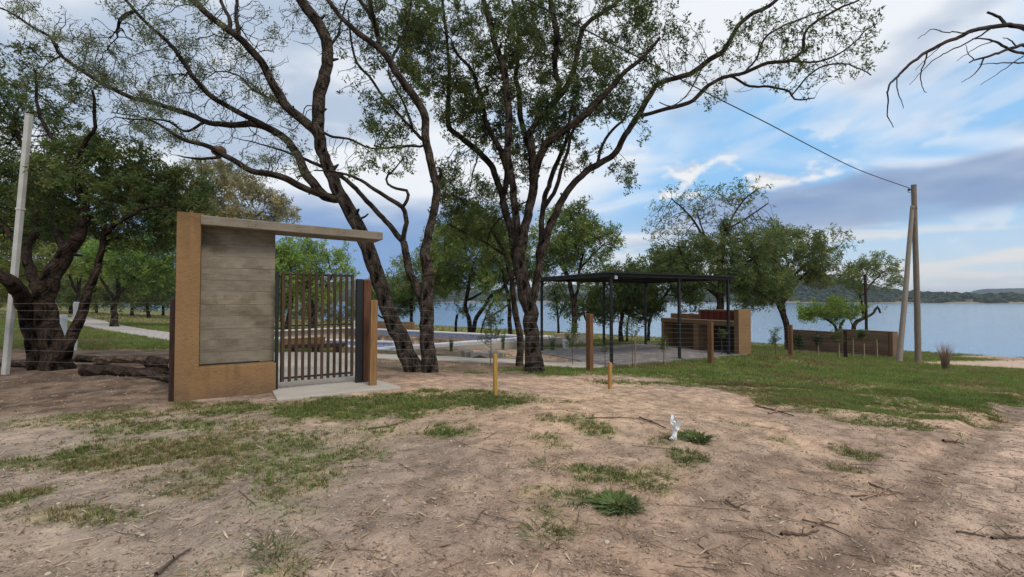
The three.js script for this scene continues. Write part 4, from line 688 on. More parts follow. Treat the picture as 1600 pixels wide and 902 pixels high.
// the big spreading tree in the middle
makeTree({ name: 'spreading_tree', label: 'large many-stemmed spreading tree in the middle with dark canopy and long right limb', seed: 45, d: 11.9, step: 0.125, n: 15000, reach: 2.4, kill: 1.4, max: 30000, deep: 2.2, bark: [0.112, 0.09, 0.075], tip: 0.0042, wild: 1.05, iter: 110,
  limbs: [
    { p: [[836, 583], [833, 550], [830, 520], [829, 487], [822, 465], [816, 433], [812, 400], [818, 365], [826, 330], [832, 300], [833, 270], [829, 230], [827, 205]], w: [37, 31, 29, 26, 20, 19, 18, 16], g0: 0.7 },
    { p: [[829, 480], [838, 445], [843, 412], [857, 360], [868, 335], [880, 310], [900, 282], [933, 257], [960, 240], [977, 210], [997, 180], [1013, 153], [1027, 132], [1053, 123], [1083, 113], [1110, 93], [1133, 77], [1147, 50], [1167, 27], [1200, 10], [1225, -12]], w: [17, 16, 14, 12, 11, 10, 9, 7], g0: 0.42 },
    { p: [[997, 182], [1033, 173, -0.3], [1060, 166, -0.4], [1083, 157, -0.5], [1107, 133, -0.6], [1133, 120, -0.7], [1163, 113, -0.8], [1200, 98, -1], [1233, 95, -1.1], [1253, 80, -1.1], [1258, 50, -1.2], [1293, 23, -1.3], [1343, 0, -1.4]], w: [8, 8, 7, 5, 3], g0: 0.3 },
    { p: [[1140, 118, -0.7], [1152, 124, -0.6], [1170, 135, -0.6], [1200, 135, -0.6], [1233, 143, -0.7], [1243, 155, -0.7], [1273, 153, -0.7]], w: [5, 5, 4, 2] },
    { p: [[1236, 95, -1.1], [1277, 97, -1], [1313, 83, -1], [1340, 62, -1], [1352, 48, -1], [1366, 40, -1]], w: [4, 3, 2] },
    { p: [[1245, 140, -0.7], [1262, 120, -0.6], [1285, 104, -0.6], [1320, 100, -0.6], [1362, 117, -0.6]], w: [3, 3, 2] },
    { p: [[1163, 113, -0.8], [1183, 90, -0.5], [1195, 60, -0.4], [1225, 40, -0.3], [1290, 15, -0.2]], w: [4, 4, 2] },
    { p: [[933, 257], [943, 222, 0.4], [957, 203, 0.5], [973, 188, 0.6], [985, 165, 0.7]], w: [7, 6, 4] },
    { p: [[827, 208], [840, 188, 0.2], [857, 170, 0.3], [877, 147, 0.4], [891, 125, 0.5], [903, 77, 0.6], [912, 43, 0.7], [940, 20, 0.8], [975, -4, 0.9]], w: [13, 13, 11, 9, 8], g0: 0.3 },
    { p: [[874, 150, 0.4], [872, 130, 0.2], [867, 108, 0.1], [870, 60, -0.2], [866, 30, -0.3], [858, -8, -0.4]], w: [12, 11, 11, 9], g0: 0.3 },
    { p: [[834, 300], [843, 245, -0.4], [856, 222, -0.6], [880, 205, -0.8], [900, 190, -1], [917, 178, -1.1], [940, 153, -1.2], [973, 117, -1.4], [1010, 85, -1.6], [1030, 60, -1.7]], w: [15, 14, 12, 9, 5], g0: 0.3 },
    { p: [[842, 405], [846, 360, 0.3], [849, 320, 0.5], [858, 288, 0.7], [872, 250, 0.8], [887, 213, 0.9], [893, 167, 1], [905, 140, 1.1]], w: [14, 12, 10, 7, 5], g0: 0.5 },
    { p: [[850, 325, 0.5], [866, 300, 0.2], [878, 262, 0.1], [886, 240, 0.1], [895, 205, 0.2], [925, 160, 0.4]], w: [9, 8, 6, 4], g0: 0.5 },
    { p: [[820, 460], [808, 420, 0.3], [800, 370, 0.5], [789, 330, 0.7], [783, 300, 0.8], [768, 262, 0.9], [745, 235, 1], [720, 215, 1.1], [703, 200, 1.2], [701, 150, 1.3], [702, 110, 1.3], [697, 50, 1.4], [690, -10, 1.5]], w: [17, 16, 14, 12, 10, 7, 6], g0: 0.45 },
    { p: [[786, 310, 0.8], [793, 270, 0.4], [780, 230, 0.2], [763, 200, 0.1], [753, 157, 0], [737, 110, -0.2], [718, 88, -0.3], [706, 70, -0.4]], w: [13, 12, 10, 7, 5], g0: 0.4 },
    { p: [[815, 390], [806, 330, -0.4], [800, 280, -0.6], [793, 235, -0.7], [795, 195, -0.8], [793, 160, -0.8], [789, 115, -0.9], [772, 62, -1], [762, 20, -1.1], [752, -15, -1.2]], w: [15, 14, 14, 12, 9], g0: 0.45 },
    { p: [[830, 240], [815, 190, 0.5], [812, 150, 0.7], [806, 120, 0.8], [812, 60, 0.9], [800, 0, 1]], w: [12, 11, 8, 6], g0: 0.3 },
    { p: [[1100, 100], [1085, 130, 0.3], [1072, 150, 0.4], [1050, 165, 0.5], [1030, 160, 0.5]], w: [3, 2] },
  ],
  blobs: [[690, 80, 70, 80, 0.6, 1.7], [740, 190, 60, 60, 0.4, 1.6], [650, 40, 50, 50, 0.8, 1.1], [715, 280, 40, 55, 0.8, 1.3], [745, 345, 40, 40, 0.9, 1.0], [770, 60, 50, 60, -0.6, 1.2], [840, 60, 50, 70, 0.2, 1.4], [930, 50, 80, 55, 0.3, 2.1], [960, 130, 70, 55, -0.6, 1.9], [870, 180, 45, 60, 0.5, 1.2], [1000, 30, 50, 40, 0, 1.1], [1010, 197, 18, 14, 0, 2], [1060, 75, 50, 40, -0.2, 0.9], [1270, 45, 85, 50, -1, 1.0], [1240, 105, 50, 40, -0.8, 1.0], [1315, 85, 50, 45, -0.9, 1.2], [1170, 60, 50, 40, -0.4, 0.5], [975, 268, 24, 20, 0.3, 0.9], [820, 240, 40, 50, 0.4, 1.0], [800, 130, 40, 60, 0.4, 1.2], [900, 250, 30, 40, 0.6, 0.5], [780, 400, 28, 30, 0.8, 0.5], [1240, 140, 40, 18, -0.7, 0.7], [1120, 130, 60, 30, -0.5, 0.35]],
  leaf: { kind: 'mid', per: 2.2, size: 0.19, col: DARKG, thin: 0.0115, mask: (p) => (p.x > 3.6 ? 0.30 : 1.3) * ss(0.36, 0.60, fbm(p.x * 1.5 + p.z, p.y * 1.5 - p.z, 3)) } });
makeTree({ name: 'slim_tree', label: 'slim grey-brown tree standing just behind the big spreading tree', seed: 51, d: 13.2, step: 0.13, n: 2200, reach: 2.4, deep: 1.2, bark: [0.14, 0.105, 0.085],
  limbs: [{ p: [[812, 558], [812, 522], [806, 492], [803, 470], [800, 440], [790, 400], [775, 370], [762, 350]], w: [15, 13, 11, 9, 6], g0: 0.6 }, { p: [[800, 440], [806, 410, 0.4], [800, 360, 0.6], [792, 320, 0.8]], w: [8, 5] }, { p: [[790, 400], [760, 380, -0.4], [735, 368, -0.5], [700, 350, -0.6]], w: [6, 4, 2] }],
  blobs: [[730, 350, 50, 40, 0, 1], [780, 330, 40, 50, 0.5, 1], [700, 310, 30, 40, 0, 0.6]], leaf: { kind: 'mid', per: 2.2, size: 0.19, col: GREEN, thin: 0.012 } });
// dark tree on the left
makeTree({ name: 'gnarled_tree', label: 'thick gnarled many-stemmed tree with dense dark canopy at far left', seed: 63, d: 10.6, step: 0.13, n: 14000, reach: 2.6, kill: 1.4, max: 30000, deep: 2.6, bark: [0.085, 0.062, 0.048], tip: 0.0045, wild: 1.0, flare: 0.3, iter: 110,
  limbs: [
    { p: [[90, 578], [86, 550], [78, 520], [72, 495], [70, 470], [82, 433], [103, 397], [122, 370], [130, 340], [137, 305]], w: [52, 42, 38, 36, 31, 25, 20, 13], g0: 0.75 },
    { p: [[62, 577, 0.15], [52, 540], [44, 500], [36, 475, -0.4], [22, 447, -1.1], [0, 432, -1.4], [-30, 420, -1.3], [-80, 380, -1.5]], w: [27, 27, 26, 24, 22, 18], g0: 0.8, root: true },
    { p: [[72, 480], [55, 440, 0.3], [44, 412, 0.4], [42, 385, 0.5], [58, 355, 0.7], [56, 325, 0.8], [48, 290, 0.9], [58, 240, 1]], w: [24, 19, 13, 9, 6], g0: 0.5 },
    { p: [[102, 562, -0.2], [112, 528, -0.2], [123, 500, -0.1], [137, 458], [152, 420, 0.1], [160, 375, 0.2], [162, 340, 0.3], [170, 310, 0.3]], w: [22, 17, 14, 11, 6], g0: 0.6 },
    { p: [[132, 330], [118, 270, -0.3], [130, 228, -0.4], [146, 200, -0.5], [147, 166, -0.6], [143, 140, -0.7]], w: [14, 10, 7, 4], g0: 0.3 },
    { p: [[103, 397], [84, 350, 0.6], [74, 300, 1.0], [44, 250, 1.5], [20, 190, 1.8]], w: [16, 12, 7], g0: 0.3 },
    { p: [[137, 305], [175, 270, 0.4], [215, 255, 0.6], [250, 250, 0.7]], w: [12, 8, 4], g0: 0.2 },
    { p: [[158, 370, 0.2], [190, 345, -0.4], [230, 325, -0.6], [265, 320, -0.8]], w: [10, 7, 3], g0: 0.2 },
    { p: [[160, 385, 0.2], [185, 370, 0.6], [215, 365, 1], [250, 355, 1.4]], w: [9, 6, 3], g0: 0.2 },
    { p: [[44, 400, 0.4], [20, 370, 0.8], [-10, 340, 1], [-50, 300, 1.2]], w: [12, 9, 6], g0: 0.2 },
    { p: [[118, 275, -0.3], [85, 225, 0.3], [60, 170, 0.6], [55, 110, 0.8]], w: [10, 7, 4], g0: 0.2 },
  ],
  blobs: [[50, 215, 95, 70, 2.0, 1.2], [0, 300, 80, 90, 2.0, 1.2], [130, 290, 80, 60, 0.3, 1.3], [215, 300, 80, 55, 0.4, 1.5], [270, 335, 55, 45, 0.5, 1.4], [185, 240, 60, 40, 0.2, 1.0], [60, 340, 80, 50, 2.0, 1.1], [150, 355, 70, 35, 0.8, 1.2], [230, 370, 50, 30, 0.6, 1.0], [-40, 180, 60, 80, 2, 0.7], [100, 160, 60, 40, 1.2, 0.7], [30, 110, 70, 40, 1.8, 0.5], [10, 385, 40, 30, 2, 0.5], [290, 290, 40, 30, 0.6, 0.9]],
  leaf: { kind: 'mid', per: 3.4, size: 0.20, col: [0.125, 0.172, 0.058], thin: 0.012, mask: (p) => (p.y > 5.4 ? 0.55 : 1.15) * ss(0.33, 0.56, fbm(p.x * 1.3 + p.z, p.y * 1.3 - p.z, 3)) } });

// ---- trees beyond
const FAR = { reach: 4, kill: 1.25, step: 0.30, tip: 0.010, wild: 1.0, bark: [0.115, 0.09, 0.072], deep: 4 };
const bg = (name, label, seed, d, n, limbs, blobs, col, x = {}) => makeTree({ ...FAR, name, label, seed, d, n: n * 2, limbs, blobs, leaf: { kind: x.kind ?? 'mid', per: (x.per ?? 1.2) * 3.5, size: x.size ?? 0.40, spread: 1.8, cluster: 2, col: col.map((k) => k * 1.25), thin: x.thin ?? 0.025, mask: (p) => (x.mask ? x.mask(p) : 1) * (0.12 + 1.4 * ss(0.36, 0.60, fbm(p.x * 0.95 + p.z * 0.7 + seed, p.y * 1.1 - p.z * 0.4, 3))) }, ...(x.o || {}) });
bg('waterside_tree', 'twin-stemmed tree right of the forked stems, lake behind its bent trunks', 101, 32, 1500, [{ p: [[735, 527], [733, 500], [727, 478], [731, 455], [735, 430], [740, 410]], w: [8, 7, 6, 5], g0: 0.7 }, { p: [[738, 526], [744, 498], [758, 478], [768, 462], [785, 450], [800, 430]], w: [7, 6, 5], root: true, g0: 0.8 }, { p: [[730, 470], [745, 462, 0.4], [756, 455, 0.5], [770, 430, 0.6]], w: [4, 2] }, { p: [[733, 440], [715, 425], [690, 410]], w: [3, 2] }], [[735, 395, 65, 55, 0, 1.2], [700, 420, 40, 40, 0, 1], [785, 405, 45, 40, 0.5, 1.2], [750, 360, 40, 30, 0, 0.7], [790, 450, 25, 16, 0, 0.7]], GREEN);
bg('waterside_tree', 'green tree seen between the leaning trunk and the forked stems', 102, 35, 800, [{ p: [[643, 520], [643, 500], [643, 470], [646, 445]], w: [6, 5, 4], g0: 0.7 }, { p: [[643, 470], [630, 455], [615, 445]], w: [3, 2] }, { p: [[644, 460], [665, 440], [690, 415]], w: [3, 2] }], [[640, 440, 42, 38], [690, 400, 34, 50, 0, 0.9], [620, 470, 26, 14, 0, 0.6], [675, 440, 30, 30, 0, 0.8]], GREEN);
bg('young_tree', 'small young tree with pale stem left of the twin-stemmed tree, lake behind', 103, 34, 90, [{ p: [[712, 522], [712, 505], [714, 492]], w: [5, 4], g0: 0.8 }], [[714, 484, 14, 10]], GREEN);
bg('waterside_tree', 'straight dark trunk left of the big spreading tree with small crown, lake behind', 104, 30, 800, [{ p: [[798, 530], [796, 500], [795, 470], [788, 440], [782, 420]], w: [7, 6, 5], g0: 0.7 }, { p: [[795, 475], [803, 450], [815, 420]], w: [4, 3] }], [[790, 400, 40, 36], [820, 400, 30, 40], [770, 440, 22, 20]], GREEN);
bg('thorn_bush', 'leaning thin dark bush left of the straight trunk, lake behind', 105, 29, 160, [{ p: [[748, 524], [757, 500], [766, 480], [772, 468]], w: [3, 2], g0: 0.4 }, { p: [[757, 500], [778, 488], [797, 474]], w: [3, 2], g0: 0.3 }, { p: [[763, 492], [766, 470]], w: [2, 1] }], [[775, 478, 30, 14], [768, 500, 24, 10]], GREEN, { per: 0.6 });
bg('waterside_tree', 'tall airy tree seen over the left end of the pergola roof', 106, 28, 1500, [{ p: [[897, 530], [898, 505], [896, 470], [890, 443], [880, 415], [874, 390]], w: [10, 9, 8, 6], g0: 0.6 }, { p: [[897, 480], [903, 450], [906, 420], [912, 395]], w: [6, 5, 3] }, { p: [[900, 500], [912, 485], [920, 470]], w: [4, 3] }, { p: [[885, 425], [865, 400], [855, 380]], w: [4, 2] }, { p: [[906, 420], [930, 395], [945, 380]], w: [4, 2] }], [[895, 385, 48, 40, 0, 1.1], [870, 355, 26, 26, 0, 0.8], [935, 380, 28, 30, 0, 0.8], [900, 345, 26, 18, 0, 0.5], [860, 410, 25, 25, 0, 0.8], [915, 430, 30, 18, 0, 0.7]], GREEN);
bg('young_tree', 'slender young tree under the left end of the pergola roof', 107, 31, 300, [{ p: [[873, 526], [872, 500], [870, 475], [866, 455]], w: [4, 3], g0: 0.5 }, { p: [[872, 500], [880, 480], [886, 465]], w: [2, 1] }], [[866, 462, 22, 22], [880, 480, 14, 16]], GREEN);
bg('young_tree', 'bushy young tree right of the airy tree under the pergola roof', 108, 31, 420, [{ p: [[922, 524], [918, 506], [913, 492], [910, 475]], w: [4, 3], g0: 0.4 }], [[918, 470, 22, 24], [905, 488, 12, 10]], GREEN);
bg('dense_tree', 'dense dark round tree behind the front corner post of the pergola', 109, 30, 1300, [{ p: [[971, 530], [970, 510], [972, 490], [970, 470]], w: [8, 7, 5], g0: 0.3 }, { p: [[979, 528], [981, 505], [985, 485]], w: [4, 3], root: true, g0: 0.4 }], [[975, 455, 45, 40, 0, 1.2], [950, 480, 28, 26], [1000, 485, 26, 24], [985, 425, 30, 20], [955, 430, 20, 16]], DARKG, { kind: 'full' });
bg('dense_tree', 'dense dark tree behind the middle of the pergola left of barbecue', 110, 31, 1300, [{ p: [[1013, 527], [1015, 505], [1020, 485], [1028, 460]], w: [5, 5, 4], g0: 0.3 }, { p: [[1020, 485], [1040, 460], [1055, 440]], w: [4, 3] }], [[1035, 445, 42, 34, 0, 1.2], [1070, 450, 34, 34], [1010, 478, 20, 22], [1050, 415, 36, 18], [1085, 470, 26, 20]], DARKG, { kind: 'full' });
bg('umbrella_tree', 'wide airy tree with open flat crown behind the barbecue counter', 111, 26, 2600, [{ p: [[1126, 535], [1125, 500], [1125, 470], [1126, 440], [1127, 410], [1130, 375], [1132, 350]], w: [13, 12, 11, 10, 7], g0: 0.55 }, { p: [[1124, 466], [1108, 452], [1092, 440], [1075, 415], [1060, 385]], w: [7, 5, 4] }, { p: [[1126, 445], [1150, 425], [1175, 405], [1200, 390]], w: [6, 4, 3] }, { p: [[1127, 420], [1105, 380], [1080, 340], [1050, 310]], w: [6, 4, 2] }, { p: [[1130, 375], [1145, 340], [1165, 310], [1185, 295]], w: [5, 3, 2] }, { p: [[1128, 400], [1100, 365], [1090, 330]], w: [4, 2] }, { p: [[1131, 360], [1160, 345], [1200, 318]], w: [4, 2] }], [[1110, 325, 60, 32, 0, 0.55], [1050, 350, 42, 40, 0, 0.6], [1100, 390, 80, 30, 0, 1.1], [1170, 380, 55, 40, 0, 1.5], [1160, 310, 45, 24, 0, 0.5], [1045, 300, 16, 14, 0, 0.4], [1060, 410, 50, 26, 0, 1.5], [1150, 430, 60, 28, 0, 1.6], [1195, 335, 20, 12, 0, 0.4], [1195, 440, 40, 30, 0, 1.4]], [0.13, 0.175, 0.066], { per: 0.9, size: 0.33, mask: (p) => p.y > 4.9 ? 0.34 : 1.15, o: { kill: 1.25, step: 0.28, deep: 3, wild: 1.3 } });
bg('windswept_tree', 'windswept tree with dark leaning trunk just left of stepped brown wall', 112, 29.5, 2000, [{ p: [[1235, 548], [1232, 520], [1227, 497], [1218, 475], [1208, 455], [1192, 440]], w: [12, 10, 9, 6], g0: 0.6 }, { p: [[1226, 492], [1222, 465], [1224, 440], [1232, 410]], w: [7, 5, 3] }, { p: [[1220, 478], [1240, 450], [1262, 425], [1290, 400]], w: [6, 4, 2] }, { p: [[1224, 445], [1265, 410], [1310, 385]], w: [4, 2] }], [[1245, 400, 62, 34, 0, 1.2], [1195, 430, 40, 44, 0, 1.2], [1300, 385, 32, 24, 0, 0.8], [1275, 430, 50, 18, 0, 0.8], [1215, 375, 36, 18, 0, 0.7], [1180, 470, 26, 16, 0, 0.8]], [0.14, 0.18, 0.065], { size: 0.36 });
bg('low_tree', 'low flat-topped bright green tree rising behind the stepped brown wall', 113, 33.5, 650, [{ p: [[1309, 530], [1306, 512], [1296, 502], [1284, 494]], w: [5, 4, 3], g0: 0.4 }, { p: [[1309, 525], [1315, 508], [1320, 500]], w: [5, 4], root: true }, { p: [[1300, 506], [1310, 495], [1325, 488]], w: [3, 2] }], [[1295, 488, 46, 13], [1265, 490, 18, 9], [1325, 484, 18, 10], [1300, 478, 28, 8]], [0.17, 0.25, 0.06]);
bg('bent_tree', 'small tree with bent trunk behind right end of stepped brown wall', 114, 34, 800, [{ p: [[1333, 535], [1334, 515], [1340, 502], [1350, 497], [1348, 480], [1344, 462], [1352, 440]], w: [7, 6, 5, 3], g0: 0.5 }, { p: [[1350, 497], [1364, 490], [1373, 480], [1376, 490]], w: [5, 3] }, { p: [[1346, 465], [1365, 440], [1380, 425]], w: [3, 2] }, { p: [[1334, 515], [1329, 500], [1326, 488]], w: [2, 1] }], [[1370, 422, 32, 20], [1335, 440, 22, 18], [1382, 440, 22, 12, 0, 0.6], [1372, 487, 14, 7]], [0.15, 0.19, 0.075], { per: 0.9, size: 0.36 });
bg('willow_tree', 'soft light green tree filling the view above the slatted gate', 115, 30, 2000, [{ p: [[447, 535], [449, 510], [455, 470], [460, 440]], w: [7, 6, 5], g0: 0.5 }, { p: [[492, 532], [489, 500], [487, 470], [480, 440]], w: [9, 8, 6], root: true, g0: 0.5 }, { p: [[488, 480], [505, 455], [520, 430]], w: [5, 3] }, { p: [[455, 470], [440, 450], [430, 430]], w: [4, 3] }], [[475, 405, 42, 34, 0, 1.2], [440, 420, 30, 40, 0, 1.1], [510, 425, 38, 28, 0, 1], [470, 455, 55, 26, 0, 1], [540, 400, 14, 18, 0, 0.3], [425, 460, 20, 30]], [0.20, 0.29, 0.07]);
bg('ashen_tree', 'tall greyish olive tree rising behind the ochre entrance wall', 116, 44, 1800, [{ p: [[350, 512], [352, 470], [350, 400], [355, 350]], w: [9, 8, 6], g0: 0.5 }, { p: [[352, 420], [320, 360], [300, 330]], w: [5, 3] }, { p: [[351, 400], [385, 350], [410, 330]], w: [5, 3] }], [[340, 290, 62, 34, 0, 1.2], [395, 318, 52, 30, 0, 1.1], [300, 320, 50, 36, 0, 1], [440, 338, 24, 12, 0, 0.7], [340, 350, 80, 30, 0, 0.8]], [0.25, 0.235, 0.13], { size: 0.52, kind: 'full', o: { step: 0.5 } });
bg('lawn_tree', 'small forked tree standing alone on the lawn right of gnarled tree', 117, 28, 1300, [{ p: [[178, 503], [178, 485], [181, 470], [185, 457], [183, 435]], w: [11, 9, 8, 5], g0: 0.6 }, { p: [[181, 470], [170, 455], [158, 440], [152, 425]], w: [6, 4, 3] }, { p: [[185, 460], [196, 447], [207, 434], [214, 420]], w: [6, 4, 3] }], [[180, 405, 50, 30, 0, 1.1], [225, 415, 45, 30, 0, 1.1], [250, 390, 34, 30], [150, 420, 24, 20], [230, 445, 30, 12, 0, 0.5]], [0.15, 0.23, 0.06]);
bg('sunlit_tree', 'yellow-green tree glimpsed between the stems of the gnarled tree', 118, 38, 1300, [{ p: [[120, 500], [120, 470], [124, 430]], w: [6, 5], g0: 0.4 }, { p: [[121, 460], [100, 420], [80, 400]], w: [4, 2] }], [[120, 395, 50, 40], [60, 380, 40, 50], [10, 350, 40, 60], [20, 420, 40, 30], [140, 425, 30, 20]], [0.22, 0.26, 0.075], { size: 0.42 });  // sun-yellow of a lit crown is put into the leaf colour
bg('waterside_tree', 'small green tree behind the leaning trunk above the low garden wall', 119, 36, 420, [{ p: [[601, 520], [602, 500], [598, 480]], w: [4, 3], g0: 0.4 }, { p: [[602, 500], [590, 492], [582, 484]], w: [3, 2] }], [[600, 462, 28, 26], [580, 485, 18, 12], [625, 480, 18, 14]], GREEN);
// the wood at the back of the lawn: separate trees
{
  const r = rng(404);
  [[-120, 50, 'cut by the left edge of the picture, tallest'], [-60, 60, 'at the left edge behind the low leftward limb'], [-10, 48, 'just left of the white leaning pole'], [40, 62, 'just right of the white leaning pole'], [75, 70, 'seen through the left fork of the gnarled tree'], [110, 56, 'seen through the main fork of the gnarled tree'], [150, 66, 'above the far end of the pale path'], [205, 58, 'directly right of the small lawn tree'], [232, 52, 'midway between the lawn tree and the ochre pillar'], [255, 64, 'beside the left edge of the ochre pillar'], [440, 55, 'behind the leftmost slats of the gate'], [530, 62, 'behind the right slats of the gate']].forEach(([px, d, where], i) => {
    const g = at(px, 480, d); const by = terrain(g.x, d); const scale = FPX / d, base = 468 + (EYE - by) * scale, H = (px > 430 ? 2.6 : 4.3 + 2.2 * r()) * scale, tx = (r() - 0.5) * 10;
    makeTree({ ...FAR, step: 0.55, name: 'woodland_tree', label: `distant lawn-edge tree ${where}`, group: 'trees at the back of the lawn', seed: 500 + i, d, n: 900, deep: 4,
      limbs: [{ p: [[px, base], [px + tx * 0.4, base - H * 0.3], [px + tx, base - H * 0.6]], w: [0.38 * scale, 0.3 * scale, 0.15 * scale], g0: 0.35 }, { p: [[px + tx * 0.4, base - H * 0.3], [px + tx - 0.9 * scale, base - H * 0.6]], w: [0.2 * scale, 0.1 * scale] }],
      blobs: [[px + tx, base - H * 0.72, 2.6 * scale, H * 0.30], [px - 1.8 * scale, base - H * 0.55, 1.9 * scale, H * 0.24], [px + 2 * scale, base - H * 0.5, 1.9 * scale, H * 0.26], [px + 0.3 * scale, base - H * 0.32, 2.2 * scale, H * 0.16, 0, 0.6]],
      leaf: { kind: 'full', per: 4.5, spread: 2, size: 0.6, col: [[0.13, 0.175, 0.07], [0.17, 0.22, 0.08], [0.23, 0.26, 0.085], [0.15, 0.18, 0.085]][i % 4], thin: 0.03 } });
  });
}
// ---------------------------------------------------------------- poles, cable, dead branch
{
  const b = onGround((1433 - 800) / FPX * 22, 22, -0.3), top = at(1428, 290, 22), s = onGround((1402 - 800) / FPX * 21.6, 21.6, -0.3), st = at(1426, 322, 21.93);
  const pole = thing('utility_pole', 'weathered grey wooden utility pole braced by a leaning strut at lakeside', 'pole', b.x, b.y + 0.3, b.z);
  const woodGrey = std([0.27, 0.225, 0.18], { map: grainT, bumpMap: grainT, bumpScale: 0.012, roughness: 1 });
  const rel = (q) => q.clone().sub(pole.position);
  const line = (a, c, n = 14) => Array.from({ length: n + 1 }, (_, i) => a.clone().lerp(c, i / n).add(V((vn(i * 0.4, 7) - 0.5) * 0.03, 0, 0)));
  part(pole, 'shaft', tube(line(rel(b), rel(top)), 0.130, 0.108, 14, 0.05, 3), woodGrey);
  part(pole, 'strut', tube(line(rel(s), rel(st)), 0.125, 0.085, 14, 0.06, 8), std([0.37, 0.32, 0.265], { map: grainT, bumpMap: grainT, bumpScale: 0.012, roughness: 1 }));
  part(pole, 'top_cap', new THREE.CylinderGeometry(0.114, 0.114, 0.04, 14).translate(rel(top).x, rel(top).y + 0.01, rel(top).z), woodGrey);
  const h = rel(at(1421, 295, 21.8)); part(pole, 'insulator', merge([new THREE.CylinderGeometry(0.05, 0.04, 0.1, 10).translate(h.x, h.y - 0.05, h.z), new THREE.CylinderGeometry(0.06, 0.06, 0.03, 10).translate(h.x, h.y - 0.02, h.z), new THREE.TorusGeometry(0.09, 0.012, 6, 14).translate(h.x + 0.02, h.y - 0.10, h.z)]), M.ironBlack);
  part(pole, 'binding', new THREE.TorusGeometry(0.128, 0.012, 6, 18).rotateX(Math.PI / 2).translate(rel(st).x + 0.05, rel(st).y - 0.12, rel(st).z + 0.03), M.ironBlack);
  // service cable, sagging toward the trees
  const a = at(1421, 294, 21.8), c = at(690, -70, 8), mids = [a, at(1340, 264.5, 19.6), at(1270, 230, 17.8), at(1200, 193, 16), at(1100, 143, 13.7), at(1000, 91, 11.8), c];
  const cv = new THREE.CatmullRomCurve3(mids, false, 'centripetal'); const cab = new THREE.Mesh(new THREE.TubeGeometry(cv, 60, 0.018, 6), M.ironBlack); cab.name = 'cable'; cab.castShadow = cab.receiveShadow = true; scene.add(cab); tag(cab, 'black service cable running from utility pole up over the big tree', 'cable');
  // strands of wire wound round the cable
  const w = thing('steel_pole', 'thin dark pole standing behind right end of the stepped brown wall', 'pole'); const q0 = onGround((1353 - 800) / FPX * 32.5, 32.5, -0.2); w.position.copy(q0); const hh = at(1352, 430, 32.5).y - q0.y; part(w, 'shaft', tube([V(0, 0, 0), V(0, hh * 0.5, 0), V(-0.02, hh, 0)], 0.09, 0.085, 10), darkWood); part(w, 'cap', new THREE.CylinderGeometry(0.1, 0.1, 0.05, 10).translate(-0.02, hh, 0), darkWood);
}
{
  const p = at(8, 582, 10.1); p.y = terrain(p.x, -p.z) - 0.2; const t = at(45, 180, 10.1);
  const w = thing('white_pole', 'tall white metal pole leaning in front of the wood at far left', 'pole', p.x, p.y + 0.2, p.z); const e = t.clone().sub(w.position), L = e.length();
  const g = box(0.10, L + 0.1, 0.10, 0, -0.1, 0, 0.012); g.applyQuaternion(new THREE.Quaternion().setFromUnitVectors(UP, e.clone().normalize())); part(w, 'shaft', g, M.whiteWorn);
  const k = e.clone().multiplyScalar(0.63); part(w, 'clamp', box(0.12, 0.05, 0.12, k.x, k.y, k.z, 0.01), M.whiteWorn); part(w, 'cap', box(0.106, 0.02, 0.106, e.x, e.y, e.z, 0.005), M.whiteWorn);
}
for (const [px, top, bot, w, d, label, turn] of [[98.5, 493, 522, 11, 13.2, 'shorter white capped standpipe beside the gnarled tree, the left one', 0.02], [115.5, 473, 516, 8.5, 14.6, 'taller white standpipe seen in the fork of the gnarled tree', -0.05]]) {
  const b = at(px, bot, d), y0 = terrain(b.x, d), h = at(px, top, d).y - y0, r = w / 2 / FPX * d; const s = thing('standpipe', label, 'pipe', b.x, y0, b.z, 0, 'white standpipes behind the gnarled tree'); s.rotation.z = turn;
  part(s, 'pipe', new THREE.CylinderGeometry(r * 0.9, r * 0.9, h + 0.1, 20).translate(0, h / 2 - 0.05, 0), M.white); part(s, 'cap', new THREE.LatheGeometry([[0, h + 0.02], [r * 0.8, h + 0.02], [r, h], [r, h - 0.14], [r * 0.92, h - 0.15]].map(([x, y]) => new THREE.Vector2(x, y)), 20), M.white);
}
// felled logs behind the left fence
{
  const r = rng(8); const L = [['longest felled log, bark dark, at the front of log pile', at(132, 573, 9.9), at(300, 576, 9.2), 0.125], ['pale stripped log lying on top of log pile', at(150, 562, 10.6), at(262, 560, 10.2), 0.10], ['thin upper log at the back of log pile', at(120, 556, 11.4), at(255, 552, 11.0), 0.09], ['short stub of log beside left fence post', at(232, 560, 9.9), at(272, 556, 9.3), 0.14], ['log half buried left of the gnarled tree trunk', at(-30, 570, 11.3), at(70, 569, 10.8), 0.10], ['slim log at the right end of log pile', at(215, 578, 9.4), at(275, 582, 8.8), 0.08]];
  L.forEach(([label, a, b, rad], i) => { for (const q of [a, b]) { const g = terrain(q.x, -q.z); q.y = g + rad * 0.8 + (i === 1 ? 0.15 : i === 3 ? 0.14 : i === 2 ? 0.06 : 0); } const o = thing('log', label, 'log', a.x, a.y, a.z); const e = b.clone().sub(a); const pts = Array.from({ length: 13 }, (_, k) => e.clone().multiplyScalar(k / 12).add(V(0, (vn(k * 0.5, i) - 0.5) * 0.05, (vn(k * 0.5, i + 9) - 0.5) * 0.08)));
    part(o, 'bark', tube(pts, rad, rad * 0.8, 14, 0.3, i * 4), bark([[0.10, 0.07, 0.055], [0.24, 0.175, 0.13], [0.15, 0.11, 0.085]][i % 3])); const cut = new THREE.CylinderGeometry(rad * 0.78, rad * 0.78, 0.02, 14); cut.applyQuaternion(new THREE.Quaternion().setFromUnitVectors(UP, e.clone().normalize())); cut.translate(e.x, e.y, e.z); part(o, 'cut_end', cut, std([0.36, 0.26, 0.17], { map: grainT })); });
}
